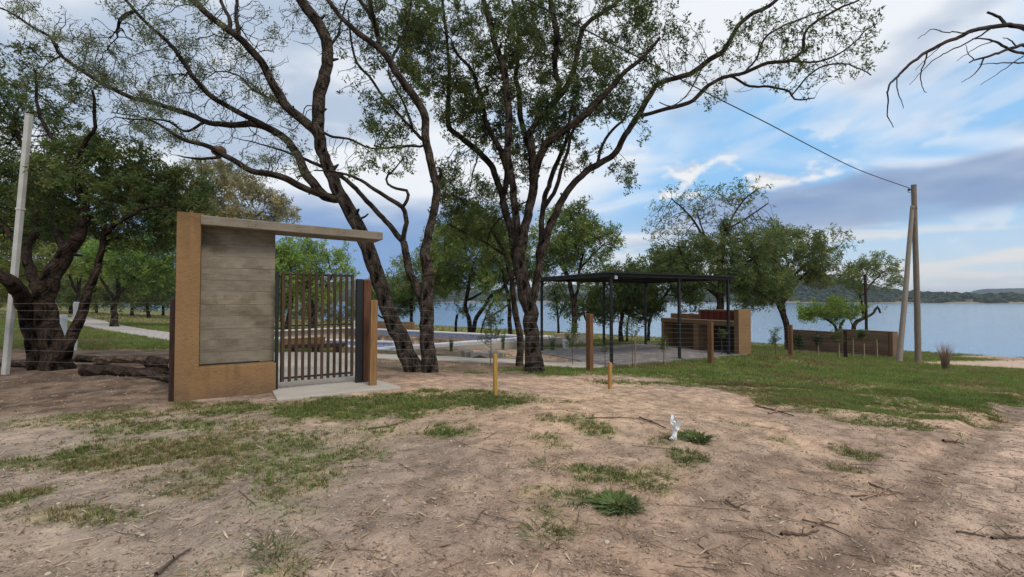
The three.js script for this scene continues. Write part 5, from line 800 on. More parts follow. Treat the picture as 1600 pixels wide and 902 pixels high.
// bare dead tree outside the right of the picture, one limb reaching in
{
  const D = 7.2, X = (px, py, dd = 0) => at(px, py, D + dd), base = onGround(10.6, 6.6, -0.1);
  const o = thing('dead_tree', 'bare dead limb reaching in at the upper right corner of the sky', 'tree', base.x, base.y + 0.1, base.z); const rel = (q) => q.clone().sub(o.position); const m = std([0.10, 0.085, 0.085], { map: barkC, roughness: 1 });
  const lines = [[[1640, 70], [1610, 48], [1592, 41], [1570, 39], [1545, 43], [1520, 48], [1500, 57], [1470, 70], [1445, 84], [1425, 98], [1410, 112], [1400, 122], [1391, 131], [1387, 143]], [7, 1.8]];
  const trunkTop = X(1680, 110); const trunk = [rel(base), rel(base.clone().lerp(trunkTop, 0.4).add(V(0.25, 0, 0.1))), rel(base.clone().lerp(trunkTop, 0.75).add(V(0.2, 0.1, 0))), rel(trunkTop)];
  part(o, 'trunk', tube(new THREE.CatmullRomCurve3(trunk).getPoints(24), 0.2, 0.07, 12, 0.2, 2), m);
  const Ls = [[[[1680, 110], [1640, 70], [1610, 48], [1592, 41], [1570, 39], [1545, 43], [1520, 48], [1500, 57], [1470, 70], [1445, 84], [1425, 98], [1410, 112], [1400, 122], [1391, 131], [1387, 143]], 8, 2.2], [[[1387, 143], [1388, 165], [1386, 180], [1392, 190], [1397, 199]], 2.2, 0.8], [[[1401, 122], [1402, 140], [1408, 155], [1412, 169]], 1.8, 0.7], [[[1450, 81], [1446, 95], [1440, 110], [1439, 125], [1442, 138], [1448, 145]], 2, 0.8], [[[1573, 39], [1562, 27], [1543, 19]], 4.5, 3], [[[1520, 50], [1505, 52], [1490, 50], [1472, 50], [1458, 45], [1450, 50], [1434, 61]], 2, 0.7], [[[1552, 42], [1530, 57], [1500, 72], [1480, 82], [1462, 92], [1450, 102], [1440, 112], [1421, 133]], 2.6, 0.6],
    [[[1680, 110], [1620, 88], [1600, 84], [1575, 76], [1555, 65], [1540, 61], [1520, 61]], 5, 1.5], [[[1650, 95], [1600, 70], [1585, 74], [1560, 83], [1540, 90], [1525, 93], [1515, 98]], 5, 1.6], [[[1538, 91], [1532, 105], [1520, 118], [1503, 129]], 2, 0.7], [[[1620, 100], [1590, 98], [1560, 99], [1530, 100]], 2.5, 0.8], [[[1600, 88], [1580, 100], [1560, 115], [1532, 133]], 1.6, 0.6], [[[1523, 93], [1514, 85], [1511, 78], [1510, 70]], 1.4, 0.6], [[[1590, 74], [1578, 62], [1568, 59]], 2, 0.8], [[[1480, 65], [1455, 85], [1430, 110]], 1.2, 0.6], [[[1553, 65], [1530, 72], [1510, 85], [1495, 95]], 1.4, 0.6]];
  Ls.forEach(([p, a, b], i) => { const pts = new THREE.CatmullRomCurve3(p.map(([x, y], k) => rel(X(x, y, 0.5 * Math.sin(i * 2.3) * Math.min(1, k / 3)))), false, 'centripetal').getPoints(p.length * 4).map((q, k) => q.add(V((vn(k * 0.8, i) - 0.5) * 0.018, (vn(k * 0.8, i + 30) - 0.5) * 0.018, 0))); part(o, i === 0 ? 'limb' : 'branch', tube(pts, a / 2 / FPX * D * 1.15, b / 2 / FPX * D * 1.2, 6, 0.1, i), m); });
}
{ // a round mud nest in the leaning tree and dark clump in the umbrella tree
  const q = at(342, 236, 9.35), n = thing('bird_nest', 'brown mud and twig nest on a lower limb of the leaning tree', 'nest', q.x, q.y, q.z), r = rng(9), g = new THREE.IcosahedronGeometry(0.125, 3); g.scale(1.15, 0.85, 1); part(n, 'mud', jitter(g, 0.02, 14, 3), std([0.12, 0.08, 0.06], { roughness: 1 })); const tw = []; for (let i = 0; i < 26; i++) { const a = r() * 6.28, e = r() * 1.6 - 0.8, c = V(Math.cos(a) * Math.cos(e) * 0.14, Math.sin(e) * 0.1, Math.sin(a) * Math.cos(e) * 0.13); tw.push(tube([c.clone().add(V(r() - 0.5, r() - 0.5, r() - 0.5).multiplyScalar(0.16)), c, c.clone().add(V(r() - 0.5, r() - 0.5, r() - 0.5).multiplyScalar(0.16))], 0.004, 0.003, 3)); } part(n, 'twigs', merge(tw), std([0.10, 0.07, 0.05]));
  const q2 = at(1133, 358, 26), k = thing('bird_nest', 'dark round stick nest high in umbrella tree behind the barbecue', 'nest', q2.x, q2.y, q2.z), t2 = []; for (let i = 0; i < 150; i++) { const a = r() * 6.28, e = r() * 3.1 - 1.55, rr = 0.45 * Math.cbrt(r()); const c = V(Math.cos(a) * Math.cos(e) * rr * 0.9, Math.sin(e) * rr * 1.2, Math.sin(a) * Math.cos(e) * rr), v = V(r() - 0.5, r() - 0.5, r() - 0.5).multiplyScalar(0.5); t2.push(tube([c.clone().add(v), c.clone().addScaledVector(v, -0.2), c.clone().sub(v)], 0.012, 0.009, 3)); } part(k, 'twigs', merge(t2), std([0.045, 0.04, 0.036])); part(k, 'core', jitter(new THREE.IcosahedronGeometry(0.3, 3).scale(0.9, 1.2, 0.9), 0.06, 5, 1), std([0.03, 0.026, 0.024]));
}
// ---------------------------------------------------------------- stakes, saplings and small plants
function stakeAt(px, py, top, wpx, label, mat, d) { const q = d ? onGround((px - 800) / FPX * d, d) : ground(px, py); const dd = -q.z, h = at(px, top, dd).y - q.y, w = wpx / FPX * dd; const s = thing('marker_stake', label, 'stake', q.x, q.y, q.z, 0.4, 'wooden stakes'); const g = box(w, h + 0.15, w, 0, -0.15, 0, 0.005); part(s, 'shaft', g, mat); const t = new THREE.ConeGeometry(w * 0.66, 0.02, 4).rotateY(Math.PI / 4).translate(0, h + 0.01, 0); part(s, 'top', metreUV(t), mat); s.rotation.z = (px % 7 - 3) * 0.006; return s; }
stakeAt(774, 619, 554, 5.4, 'taller yellow wooden stake in the bank, left of the other yellow stake', yellowWood);
stakeAt(953, 608, 567, 4.6, 'shorter yellow wooden stake in front of the pergola corner post', wood([0.50, 0.28, 0.10]));
const SAP = new Map();
function sapling(px, py, top, label, o = {}) {
  const q = ground(px, py), d = -q.z, h = at(px, top, d).y - q.y, r = rng(px * 7 + 1), s = thing(o.name ?? 'sapling', label, 'sapling', q.x, q.y, q.z, 0, 'staked saplings along the fence');
  const lean = (r() - 0.5) * 0.1 * h, pts = [V(0, -0.05, 0), V(lean * 0.4, h * 0.35, 0.02), V(lean * 0.3, h * 0.7, -0.02), V(lean, h, 0)]; const cv = new THREE.CatmullRomCurve3(pts);
  const T = new Tubes(); const sp = cv.getPoints(12); T.add(sp, sp.map((_, k) => lerp(0.014, 0.006, k / 12) * (o.thick ?? 1)), 5);
  const spots = []; for (let i = 0; i < (o.twigs ?? 14); i++) { const u = lerp(o.from ?? 0.45, 1, r()), b = cv.getPoint(u), a = r() * 6.28, l = h * (0.10 + 0.12 * r()) * (1.25 - u * 0.6), e = b.clone().add(V(Math.cos(a) * l, l * (0.5 + 0.6 * r()), Math.sin(a) * l)); T.add([b, b.clone().lerp(e, 0.5).add(V(0, -0.01, 0)), e], [0.006, 0.005, 0.003], 3); spots.push(e, b.clone().lerp(e, 0.55)); }
  part(s, 'stem', T.geo(), twigMat([0.16, 0.12, 0.09]));
  const cr = new Crown(), m = new THREE.Matrix4(); for (const p of spots) for (let j = 0; j < 2; j++) { const z = (o.leaf ?? 0.16) * (0.7 + 0.6 * r()); m.compose(p, new THREE.Quaternion().setFromEuler(new THREE.Euler(r() * 2 - 1, r() * 6.28, r() * 2 - 1)), V(z, z, z)); const v = 0.7 + 0.6 * r(), g = o.col ?? [0.13, 0.16, 0.06]; cr.add('mid', m, g.map((k) => k * v)); } part(s, 'foliage', cr.geo(), crownMat);
  if (o.stake) { const w = 0.035, sh = at(px, o.stake, d).y - q.y, g = box(w, sh + 0.1, w, 0.06 + (o.dx ?? 0), -0.1, 0.03, 0.004); g.rotateZ((r() - 0.5) * 0.06); part(s, 'stake', g, o.pale ? wood([0.42, 0.33, 0.22]) : wood([0.36, 0.24, 0.12])); }
  return s;
}
sapling(766, 572, 488, 'tall thin sapling with whorled leaves behind the taller yellow stake', { twigs: 22, from: 0.3 });
sapling(895, 571, 515, 'leafy sapling left of the orange fence post before the patio', { twigs: 18, from: 0.35 });
sapling(989, 577, 500, 'sapling tied to a tan stake right of the pergola corner post', { stake: 520, twigs: 10 });
sapling(1037, 572, 531, 'small sapling with pale stake left of the middle pergola post', { stake: 533, twigs: 8, pale: true });
sapling(946, 577, 540, 'thin twiggy sapling just left of the shorter yellow stake', { twigs: 7, leaf: 0.1 });
sapling(1128, 556, 522, 'flat-headed little sapling before the dark barbecue bay', { twigs: 12, from: 0.75 });
sapling(1212, 556, 520, 'wispy sapling left of the windswept tree base', { twigs: 14, from: 0.3 });
sapling(1249, 553, 530, 'bushy dark sapling at left end of the stepped wall', { twigs: 26, from: 0.3, leaf: 0.24, col: [0.06, 0.09, 0.03] });
sapling(1277, 558, 528, 'dark sapling with pale stake before the left half of stepped wall', { stake: 524, twigs: 20, leaf: 0.2, pale: true, col: [0.06, 0.08, 0.03] });
sapling(1309, 560, 526, 'yellowish sapling left of the reddish fence post at stepped wall', { stake: 536, twigs: 22, from: 0.6, leaf: 0.24, pale: true, col: [0.14, 0.15, 0.05] });
sapling(1331, 559, 530, 'pale stake with bare sapling right of the reddish fence post', { stake: 529, twigs: 4, leaf: 0.1, pale: true });
sapling(1348, 561, 524, 'sapling with leafy head before the middle of the right wall half', { stake: 537, twigs: 20, from: 0.7, leaf: 0.22, pale: true });
sapling(1369, 559, 530, 'thin pale stake with twiggy sapling near right end of stepped wall', { stake: 531, twigs: 4, leaf: 0.1, pale: true });
sapling(1484, 548, 532, 'small low sapling beside the foot of utility pole', { twigs: 12, from: 0.2, leaf: 0.2 });
// one plant made of many blades in one mesh
function bladePlant(name, label, q, n, h, spread, wid, col, o = {}) {
  const r = rng(Math.round(q.x * 131 + q.z * 71)), P = [], I = [], C = []; const s = thing(name, label, o.category ?? 'plant', q.x, q.y - 0.01, q.z, 0, o.group);
  for (let i = 0; i < n; i++) {
    const a = r() * 6.283, l = h * (0.55 + 0.6 * r()), out = spread * Math.sqrt(r()), lean = (o.lean ?? 0.5) * (0.3 + r()), bx = Math.cos(a) * out * 0.5, bz = Math.sin(a) * out * 0.5, w = wid * (0.7 + 0.6 * r()), ta = a + (r() - 0.5) * 1.2, k = P.length / 3, px = -Math.sin(a), pz = Math.cos(a), v = 0.65 + 0.7 * r();
    for (let j = 0; j < 4; j++) { const u = j / 3, ww = w * (o.leafy ? Math.sin(Math.PI * (0.12 + 0.85 * u)) : 1 - u * 0.92), x = bx + Math.cos(ta) * lean * l * u * u * 1.2, z = bz + Math.sin(ta) * lean * l * u * u * 1.2, y = l * (u - 0.25 * lean * u * u); P.push(x - px * ww / 2, y, z - pz * ww / 2, x + px * ww / 2, y + 0.003, z + pz * ww / 2); const t = o.tip && u > 0.6 ? o.tip : col; for (let m = 0; m < 2; m++) C.push(t[0] * v, t[1] * v, t[2] * v); if (j) I.push(k + j * 2 - 2, k + j * 2 - 1, k + j * 2, k + j * 2 - 1, k + j * 2 + 1, k + j * 2); }
  }
  const g = new THREE.BufferGeometry(); g.setAttribute('position', new THREE.Float32BufferAttribute(P, 3)); g.setAttribute('color', new THREE.Float32BufferAttribute(C, 3)); g.setIndex(I); g.computeVertexNormals(); part(s, 'blades', g, bladeMat); return s;
}
const bladeMat = phys([1, 1, 1], { vertexColors: true, roughness: 0.85, specularIntensity: 0.15, transmission: 0.35, thickness: 0, side: THREE.DoubleSide });
bladePlant('ornamental_grass', 'upright reddish-brown ornamental grass near water right of utility pole', ground(1478, 578), 260, 1.0, 0.22, 0.020, [0.20, 0.155, 0.09], { lean: 0.20, tip: [0.36, 0.25, 0.20] });
bladePlant('sword_plant', 'spiky sword-leaved plant in the bed left of kerb ring', ground(705, 549), 26, 0.62, 0.12, 0.045, [0.07, 0.13, 0.04], { lean: 0.16 });
bladePlant('sword_plant', 'tallest spiky sword-leaved plant in bed below the pool coping', ground(786, 546), 22, 0.95, 0.16, 0.05, [0.075, 0.14, 0.045], { lean: 0.14 });
bladePlant('sword_plant', 'spiky sword-leaved plant beside white bucket at the retaining wall', ground(863, 548), 26, 0.85, 0.18, 0.05, [0.09, 0.15, 0.06], { lean: 0.25 });
// kerb ring, bucket
{
  const q = ground(750, 561), t = thing('stone_ring', 'low ring of grey concrete kerb blocks in the bed before the pool', 'kerb ring', q.x, q.y, q.z, 0.05); const w = 58 / FPX * -q.z;
  [[0, 0.1, w * 0.52, 0.22, 0.30, -0.02], [-w * 0.36, 0.35, 0.26, 0.26, 0.7, 0.3], [w * 0.38, 0.05, w * 0.26, 0.26, 0.28, -0.1], [w * 0.42, 0.5, 0.3, 0.2, 0.7, 0.3], [0.05, 0.75, w * 0.7, 0.16, 0.2, 0.04]].forEach(([x, z, a, h, dd, ry]) => { const g = box(a, h, dd, 0, 0, 0, 0.02); g.rotateY(ry); g.translate(x, -0.02, -z); part(t, 'block', jitter(g, 0.012, 3, x), std([0.36, 0.33, 0.31], { map: concC })); });
  part(t, 'soil', new THREE.CylinderGeometry(0.5, 0.6, 0.1, 14).translate(0, 0.06, -0.45), std([0.06, 0.045, 0.035], { map: soilC }));
  const b = ground(884, 544.5), k = thing('bucket', 'white plastic bucket standing against the low retaining wall', 'bucket', b.x, b.y, b.z); const R = 5.4 / FPX * -b.z; part(k, 'body', new THREE.LatheGeometry([[0, 0], [R * 0.78, 0], [R * 0.98, R * 2.2], [R * 1.05, R * 2.22], [R * 1.05, R * 2.4], [R * 0.95, R * 2.4], [R * 0.75, 0.03], [0, 0.03]].map(([x, y]) => new THREE.Vector2(x, y)), 20), M.white); part(k, 'handle', new THREE.TorusGeometry(R, 0.008, 6, 20, Math.PI).rotateX(1.9).translate(0, R * 2.2, 0.02), M.wire);
}
// ---- white twisted strip of plastic standing on the bank
{
  const q = ground(1052, 688), d = -q.z, s = thing('plastic_strip', 'crumpled white plastic strip standing upright on the sandy bank', 'litter', q.x, q.y, q.z); const k = 1 / FPX * d, pt = ([x, y, z = 0]) => V((x - 1051) * k, (688 - y) * k, z);
  const rib = (pts, w, seed) => { const c = new THREE.CatmullRomCurve3(pts.map(pt)), n = 40, P = [], I = []; for (let i = 0; i <= n; i++) { const p = c.getPoint(i / n), t = c.getTangent(i / n), a = seed + 0.9 * Math.sin(i * 0.21 + seed), side = V(t.y, -t.x, 0).normalize().multiplyScalar(Math.cos(a * 0.5)).add(V(0, 0, Math.sin(a * 0.5))); const ww = w * k * (0.6 + 0.5 * vn(i * 0.35, seed)); for (let j = -2; j <= 2; j++) { const e = p.clone().addScaledVector(side, ww * j / 4); e.z += 0.5 * ww * Math.sin(j * 2.1 + i * 0.7) * 0.5; P.push(e.x, e.y, e.z); } if (i < n) for (let j = 0; j < 4; j++) { const b = i * 5 + j; I.push(b, b + 1, b + 5, b + 1, b + 6, b + 5); } } const g = new THREE.BufferGeometry(); g.setAttribute('position', new THREE.Float32BufferAttribute(P, 3)); g.setIndex(I); g.computeVertexNormals(); return g; };
  const wm = phys([0.86, 0.86, 0.86], { roughness: 0.6, side: THREE.DoubleSide });
  part(s, 'strip', rib([[1049, 690], [1052, 681, 0.02], [1054, 672], [1051, 662, 0.02], [1049.5, 655], [1053, 650, -0.01]], 8.5, 1), wm); part(s, 'loop', rib([[1053, 650], [1056, 656, 0.02], [1059, 662, 0.03], [1056, 669, 0.02], [1052, 667, 0.03], [1054, 659, 0.03]], 6.5, 4), wm); part(s, 'knot', jitter(new THREE.IcosahedronGeometry(3.3 * k, 3).scale(1.05, 1.25, 1).translate(-0.8 * k, 3.4 * k, 0), 2.4 * k, 60, 2), wm); 
}
// ---------------------------------------------------------------- grass
function tuft(seed, n = 9, h = 1, lean = 0.6) { const r = rng(seed), P = [], I = []; for (let i = 0; i < n; i++) { const a = r() * 6.283, l = h * (0.5 + 0.7 * r()), w = 0.05 * (0.7 + 0.6 * r()), b = r() * 0.35, ba = r() * 6.28, e = lean * (0.3 + r()), bx = Math.cos(ba) * b, bz = Math.sin(ba) * b, px = -Math.sin(a) * w, pz = Math.cos(a) * w, k = P.length / 3; P.push(bx - px, 0, bz - pz, bx + px, 0, bz + pz, bx + Math.cos(a) * e * 0.4 * l - px * 0.6, l * 0.6, bz + Math.sin(a) * e * 0.4 * l - pz * 0.6, bx + Math.cos(a) * e * 0.4 * l + px * 0.6, l * 0.6, bz + Math.sin(a) * e * 0.4 * l + pz * 0.6, bx + Math.cos(a) * e * l, l * (1 - 0.25 * e), bz + Math.sin(a) * e * l); I.push(k, k + 1, k + 2, k + 1, k + 3, k + 2, k + 2, k + 3, k + 4); } const g = new THREE.BufferGeometry(); g.setAttribute('position', new THREE.Float32BufferAttribute(P, 3)); g.setIndex(I); g.computeVertexNormals(); return g; }
function grassField(name, label, seed, tries, region, size, col, dens, geoSeed, n) {
  const r = rng(seed), spots = []; 
  for (let i = 0; i < tries; i++) { const [x, d] = region(r); if (Math.abs(x / d) > 1.25) continue; const g = grassAt(x, d); if (r() < dens(g, d)) spots.push([x, d, g]); }
  const im = new THREE.InstancedMesh(tuft(geoSeed, n), leafMat, spots.length), m = new THREE.Matrix4(), c = new THREE.Color(), Q = new THREE.Quaternion();
  spots.forEach(([x, d, g], i) => { const s = size(d) * (0.5 + 0.8 * r()) * (0.55 + 0.55 * g), wide = 1 + 0.5 * r(); Q.setFromEuler(new THREE.Euler((r() - 0.5) * 0.5, r() * 6.28, (r() - 0.5) * 0.5)); m.compose(onGround(x, d, d < 12 ? -0.012 : 0), Q, V(s * wide, s, s * wide)); im.setMatrixAt(i, m); const v = (0.6 + 0.6 * r()) * (0.7 + 0.6 * fbm(x * 1.3, d * 1.3 + 3, 3)), dry = r() < 0.16 + 0.5 * ss(0.50, 0.66, fbm(x * 0.6 + 7, d * 0.6, 3)) ? 1 : 0; const k = dry ? [0.30, 0.23, 0.11] : col; im.setColorAt(i, c.setRGB(k[0] * v, k[1] * v, k[2] * v)); });
  stuff(name, im); tag(im, label, 'grass'); STAT.push(`${name} ${spots.length}`);
}
grassField('bank_grass', 'short patchy green grass on the bare bank in front of gate and trees', 71, 230000, (r) => { const d = 2.7 + 7.8 * Math.pow(r(), 0.75); return [(-1.2 + 2.4 * r()) * d, d]; }, () => 0.055, [0.175, 0.235, 0.06], (g, d) => tnGate(g, d), 5, 8);
function tnGate(g, d) { return Math.pow(g, 1.5) * 0.85; }
grassField('lawn_grass', 'green mown grass of the verge and lawn sloping to the lake', 72, 170000, (r) => { const d = 8 + 27 * Math.pow(r(), 1.25); return [(-1.15 + 2.3 * r()) * d, d]; }, (d) => 0.05 + 0.0022 * d, [0.195, 0.28, 0.065], (g, d) => g > 0.3 ? g : g * 0.5, 6, 8);
grassField('shore_grass', 'distant grass between the pool and water edge', 73, 30000, (r) => { const d = 30 + 40 * r(); return [(-1.15 + 2.3 * r()) * d, d]; }, (d) => 0.14, [0.16, 0.225, 0.055], (g) => g * 0.8, 7, 8);
// single weeds and tufts
const weedAt = [[965, 790, 'weed', 'low broad-leaved dark weed, lowest of the plants on the sandy bank', 1], [956, 744, 'grass_tuft', 'dense upright grass tuft above the broad-leaved weed'], [914, 741, 'grass_tuft', 'narrow grass tuft left of the dense upright tuft'], [893, 782, 'grass_tuft', 'shadowy sprawling grass tuft left of broad-leaved weed'], [850, 838, 'grass_tuft', 'sprawling tuft with dry stalks, lowest left of the bank plants'], [1086, 686, 'weed', 'dark leafy weed at the foot of white plastic strip', 1], [1078, 714, 'grass_tuft', 'grass tuft below the white plastic strip'], [1345, 712, 'grass_tuft', 'small grass tuft alone on the sandy ground at right'], [22, 780, 'grass_tuft', 'green tuft at the left edge of the bare ground'], [700, 678, 'grass_tuft', 'flat grass tuft on bare soil below the taller yellow stake'], [432, 856, 'grass_tuft', 'small tuft at bottom left of centre'], [442, 893, 'grass_tuft', 'yellowish tuft at the very bottom left of centre'], [857, 728, 'grass_tuft', 'tiny upright tuft left of the narrow tuft'], [1000, 756, 'grass_tuft', 'low tuft right of the dense upright tuft'], [470, 700, 'grass_tuft', 'darkest tuft at the lower edge of the left grass']];
for (const [px, py, name, label, leafy] of weedAt) { const q = ground(px, py); if (leafy) bladePlant(name, label, q, 260, 0.07, 0.30, 0.022, [0.125, 0.17, 0.055], { lean: 1.3, leafy: true, category: 'weed' }); else bladePlant(name, label, q, 80, 0.075, 0.30, 0.006, [0.115, 0.16, 0.05], { lean: 1.0, category: 'grass tuft' }); }
// ---------------------------------------------------------------- litter on the ground
function litter(name, label, seed, n, geo, mat, place, cols) {
  const r = rng(seed), L = []; for (let i = 0; i < n; i++) { const p = place(r); if (p) L.push(p); } const im = new THREE.InstancedMesh(geo, mat, L.length), m = new THREE.Matrix4(), c = new THREE.Color();
  L.forEach((p, i) => { m.compose(onGround(p.x, p.d, p.y ?? 0.006), new THREE.Quaternion().setFromEuler(new THREE.Euler(p.tx ?? 0, p.a, p.tz ?? 0)), V(p.s[0], p.s[1], p.s[2])); im.setMatrixAt(i, m); const k = cols[Math.floor(r() * cols.length)], v = 0.75 + 0.5 * r(); im.setColorAt(i, c.setRGB(k[0] * v, k[1] * v, k[2] * v)); });
  stuff(name, im); tag(im, label, 'ground litter'); return im;
}
{
  const bent = tube([V(-0.5, 0, 0), V(-0.25, 0.012, 0.03), V(0, 0, 0.045), V(0.28, 0.02, 0.02), V(0.5, 0.005, -0.05)], 0.5, 0.25, 5); { const p = bent.attributes.position; } 
  const twigGeo = (seed) => { const r = rng(seed), pts = [V(-0.5, 0, 0), V(-0.22, 0.01, (r() - 0.5) * 0.14), V(0.05, 0.012, (r() - 0.5) * 0.18), V(0.3, 0.008, (r() - 0.5) * 0.16), V(0.5, 0, (r() - 0.5) * 0.2)]; const a = tube(pts, 0.011, 0.006, 5), b = tube([pts[2], pts[2].clone().add(V(0.16, 0.03, 0.10)), pts[2].clone().add(V(0.3, 0.02, 0.15))], 0.007, 0.004, 4); return merge([a, b]); };
  const spot = (r, right) => { const d = 2.6 + 7.5 * Math.pow(r(), 1.2), x = (-1.15 + 2.3 * (right ? Math.pow(r(), 0.6) : r())) * d; const [t, n] = tn(x, d); if (n > 0.2 && x > -5.2) return null; return [x, d]; };
  const rm = std([1, 1, 1], { roughness: 1 });
  for (let k = 0; k < 3; k++) litter('twig_litter', ['thin dark twigs scattered over the bare sandy ground', 'bent brown twigs lying about on the bank and road', 'short broken twigs and bark bits over the soil'][k], 300 + k, [350, 350, 2600][k], twigGeo(20 + k), rm, (r) => { const q = spot(r, k < 2 || r() < 0.5); if (!q) return null; const s = (k === 2 ? 0.025 + 0.07 * r() : 0.08 + 0.32 * Math.pow(r(), 2.2)); return { x: q[0], d: q[1], a: (r() < 0.65 ? -0.5 + (r() - 0.5) * 1.1 : r() * 6.28), s: [s, 0.4 * s + 0.10, s * 0.6 + 0.07], y: 0.008, tz: (r() - 0.5) * 0.12 }; }, [[0.09, 0.065, 0.05], [0.15, 0.105, 0.08], [0.22, 0.155, 0.115], [0.30, 0.215, 0.15]]);
  const peb = jitter(new THREE.IcosahedronGeometry(0.5, 1), 0.1, 3, 4); peb.computeVertexNormals();
  litter('pebble_litter', 'small pale pebbles and clods strewn over the bare soil', 310, 7000, peb, rm, (r) => { const q = spot(r); if (!q) return null; const s = 0.005 + 0.019 * Math.pow(r(), 5); return { x: q[0], d: q[1], a: r() * 6.28, s: [s * (1 + r()), s * 0.8, s * (1 + 0.6 * r())], y: s * 0.1 }; }, [[0.40, 0.32, 0.25], [0.32, 0.25, 0.19], [0.26, 0.20, 0.16], [0.42, 0.36, 0.29], [0.38, 0.29, 0.21]]);
  const leaf = (() => { const g = new THREE.PlaneGeometry(1, 0.4, 4, 2); g.rotateX(-Math.PI / 2); const p = g.attributes.position; for (let i = 0; i < p.count; i++) { const x = p.getX(i); p.setZ(i, p.getZ(i) * (1 - Math.pow(Math.abs(x) * 2, 2) * 0.95)); p.setY(i, 0.18 * Math.abs(p.getZ(i)) + 0.25 * x * x); } g.computeVertexNormals(); return g; })();
  litter('dry_leaf_litter', 'dry curled leaves and straw bits on the bare soil', 320, 7500, leaf, std([1, 1, 1], { roughness: 0.9, side: THREE.DoubleSide }), (r) => { const q = spot(r); if (!q) return null; const s = 0.012 + 0.035 * Math.pow(r(), 2); return { x: q[0], d: q[1], a: r() * 6.28, s: [s * (1 + r() * 2.2), s, s * (0.4 + 0.5 * r())], y: 0.008, tx: (r() - 0.5) * 0.8, tz: (r() - 0.5) * 0.6 }; }, [[0.36, 0.25, 0.15], [0.42, 0.31, 0.19], [0.26, 0.17, 0.11], [0.20, 0.135, 0.09], [0.48, 0.38, 0.26]]);
  const grit = new THREE.OctahedronGeometry(0.5, 0);
  litter('soil_crumbs', 'dark soil crumbs over the ground', 330, 90000, grit, rm, (r) => { const q = spot(r); if (!q) return null; if (q[1] > 4 + 5 * r()) return null; const s = 0.004 + 0.014 * Math.pow(r(), 4); return { x: q[0], d: q[1], a: r() * 6.28, s: [s * (1 + r()), s * 0.7, s], y: 0.001 }; }, [[0.20, 0.15, 0.115], [0.30, 0.23, 0.175], [0.36, 0.27, 0.20], [0.14, 0.105, 0.08], [0.46, 0.38, 0.30], [0.26, 0.19, 0.14]]);
  // fallen branches one can pick out
  const wm = std([0.165, 0.118, 0.09], { map: grainT, roughness: 1 }), wp = std([0.40, 0.30, 0.21], { map: grainT, roughness: 1 }), wr = std([0.27, 0.155, 0.11], { map: grainT, roughness: 1 });
  const S = [[[[1220, 837], [1250, 839], [1280, 834]], 7, wm, 'thick dark stick lying level on the sand, right of centre at bottom'], [[[1000, 655], [1020, 662], [1040, 671]], 4, wm, 'straight dark stick pointing down to the white plastic strip'], [[[245, 902], [270, 880], [298, 862]], 9, wm, 'thick dark branch stub at the bottom left of the ground'], [[[575, 672], [605, 668], [635, 660]], 3.5, wm, 'curved stick by the pale patch left of centre'], [[[1332, 778], [1365, 776], [1402, 774]], 4, wr, 'reddish branch crossing the twig heap beside the wheel rut'], [[[1358, 757], [1380, 766], [1412, 774]], 4, wm, 'dark branch on top of the twig heap beside the wheel rut'], [[[1345, 782], [1375, 772], [1390, 764]], 4, wp, 'pale branch under the twig heap beside the wheel rut'], [[[1255, 815], [1285, 822], [1330, 842]], 4, wm, 'long dark branch of the lower twig heap at right'], [[[1270, 826], [1290, 818], [1312, 822]], 4, wr, 'short reddish stick of the lower twig heap at right'], [[[1495, 833], [1518, 836], [1540, 841]], 4, wm, 'dark stick lying on the road near the right edge'], [[[1550, 844], [1575, 843], [1605, 843]], 6, wm, 'thick dark stick cut by the right edge of the picture'], [[[1475, 692], [1490, 693], [1505, 697]], 6, wr, 'short reddish bark piece on the road at right'], [[[1135, 785], [1150, 795], [1172, 803]], 5, wm, 'dark splintered stick on the bare slope'], [[[1180, 636], [1205, 642], [1240, 652]], 4, wm, 'branch at the edge of the verge grass with twigs'], [[[1200, 648], [1222, 644], [1250, 640]], 4, wp, 'pale stick at the edge of the verge grass'], [[[915, 655], [960, 654], [1000, 655]], 2.5, wm, 'very thin long twig on the sandy crest'], [[[1090, 852], [1102, 862], [1115, 874]], 3, wm, 'thin twig at the bottom right of centre'], [[[1560, 880], [1568, 888], [1580, 896], [1572, 906]], 6, wp, 'pale forked root at bottom right corner']];
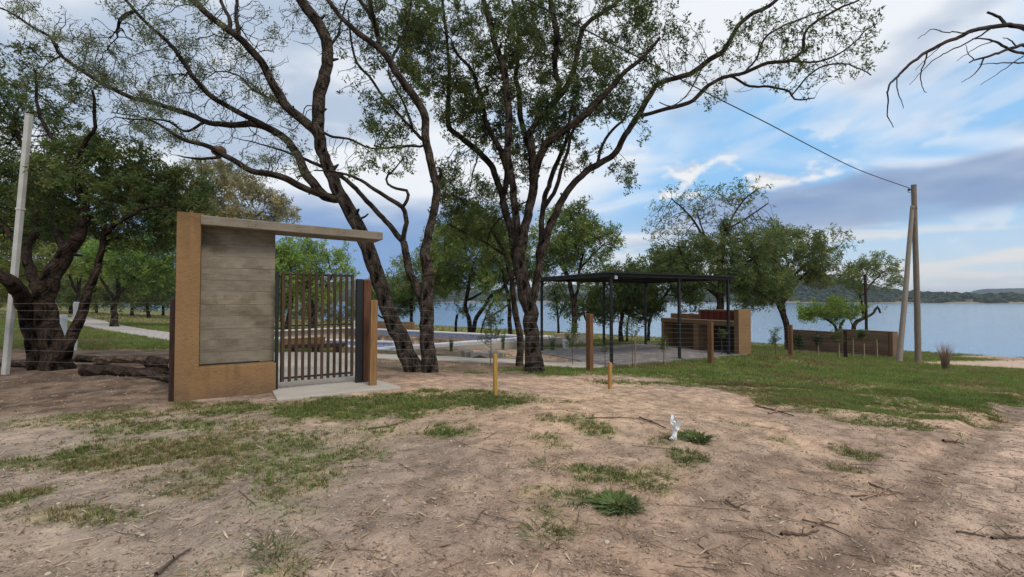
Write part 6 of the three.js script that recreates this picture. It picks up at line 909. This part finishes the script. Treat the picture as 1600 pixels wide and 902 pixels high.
  S.forEach(([p, w, mat, label], i) => { const pts = p.map(([x, y]) => { const q = ground(x, y); q.y += w / 2 / FPX * -q.z * 0.9; return q; }), b = pts[0].clone(), rr = w / 2 / FPX * -b.z * 0.72; const o = thing('fallen_stick', label, 'stick', b.x, b.y, b.z); const cv = new THREE.CatmullRomCurve3(pts.map((q) => q.clone().sub(b))).getPoints(16).map((q, k) => q.add(V(0, Math.abs(Math.sin(k * 0.9 + i)) * rr * 0.5, (vn(k * 0.6, i) - 0.5) * rr * 2))); part(o, 'wood', tube(cv, rr, rr * 0.55, 8, 0.25, i), mat); const k = cv[9], e = k.clone().add(V((vn(i, 3) - 0.3) * 0.25, 0.05, (vn(i, 8) - 0.5) * 0.25)); part(o, 'side_twig', tube([k, k.clone().lerp(e, 0.5), e], rr * 0.45, rr * 0.2, 5), mat); });
}
// ---- woods on the far shore
{
  const r = rng(900), g = jitter(new THREE.IcosahedronGeometry(1, 1), 0.3, 2.1, 5), L = []; for (let i = 0; i < 15000; i++) { const a = -1.3 + 2.6 * r(), R = 824 + 230 * Math.pow(r(), 1.6); if (fbm(a * 50, R * 0.02, 3) > 0.42) L.push([a, R]); }
  const im = new THREE.InstancedMesh(g, std([1, 1, 1], { roughness: 1 }), L.length), m = new THREE.Matrix4(), c = new THREE.Color();
  L.forEach(([a, R], i) => { const h = LAKE + shoreTop(a, (R - 820) / 420), s = 1.7 + 2.6 * r(); m.compose(V(Math.sin(a) * R, h + s * 0.5, -Math.cos(a) * R), new THREE.Quaternion().setFromAxisAngle(UP, r() * 6.28), V(s * (1 + 0.7 * r()), s * (0.8 + 0.5 * r()), s)); im.setMatrixAt(i, m); const v = 0.5 + 0.9 * r(); im.setColorAt(i, c.setRGB(0.045 * v, 0.058 * v, 0.036 * v)); });
  stuff('far_wood', im); tag(im, 'dark scrub woodland on the shore across the lake', 'wood');
}
// haze over the lake
scene.fog = new THREE.FogExp2(0xc3d3e6, 0.00015);
renderer.render(scene, camera);
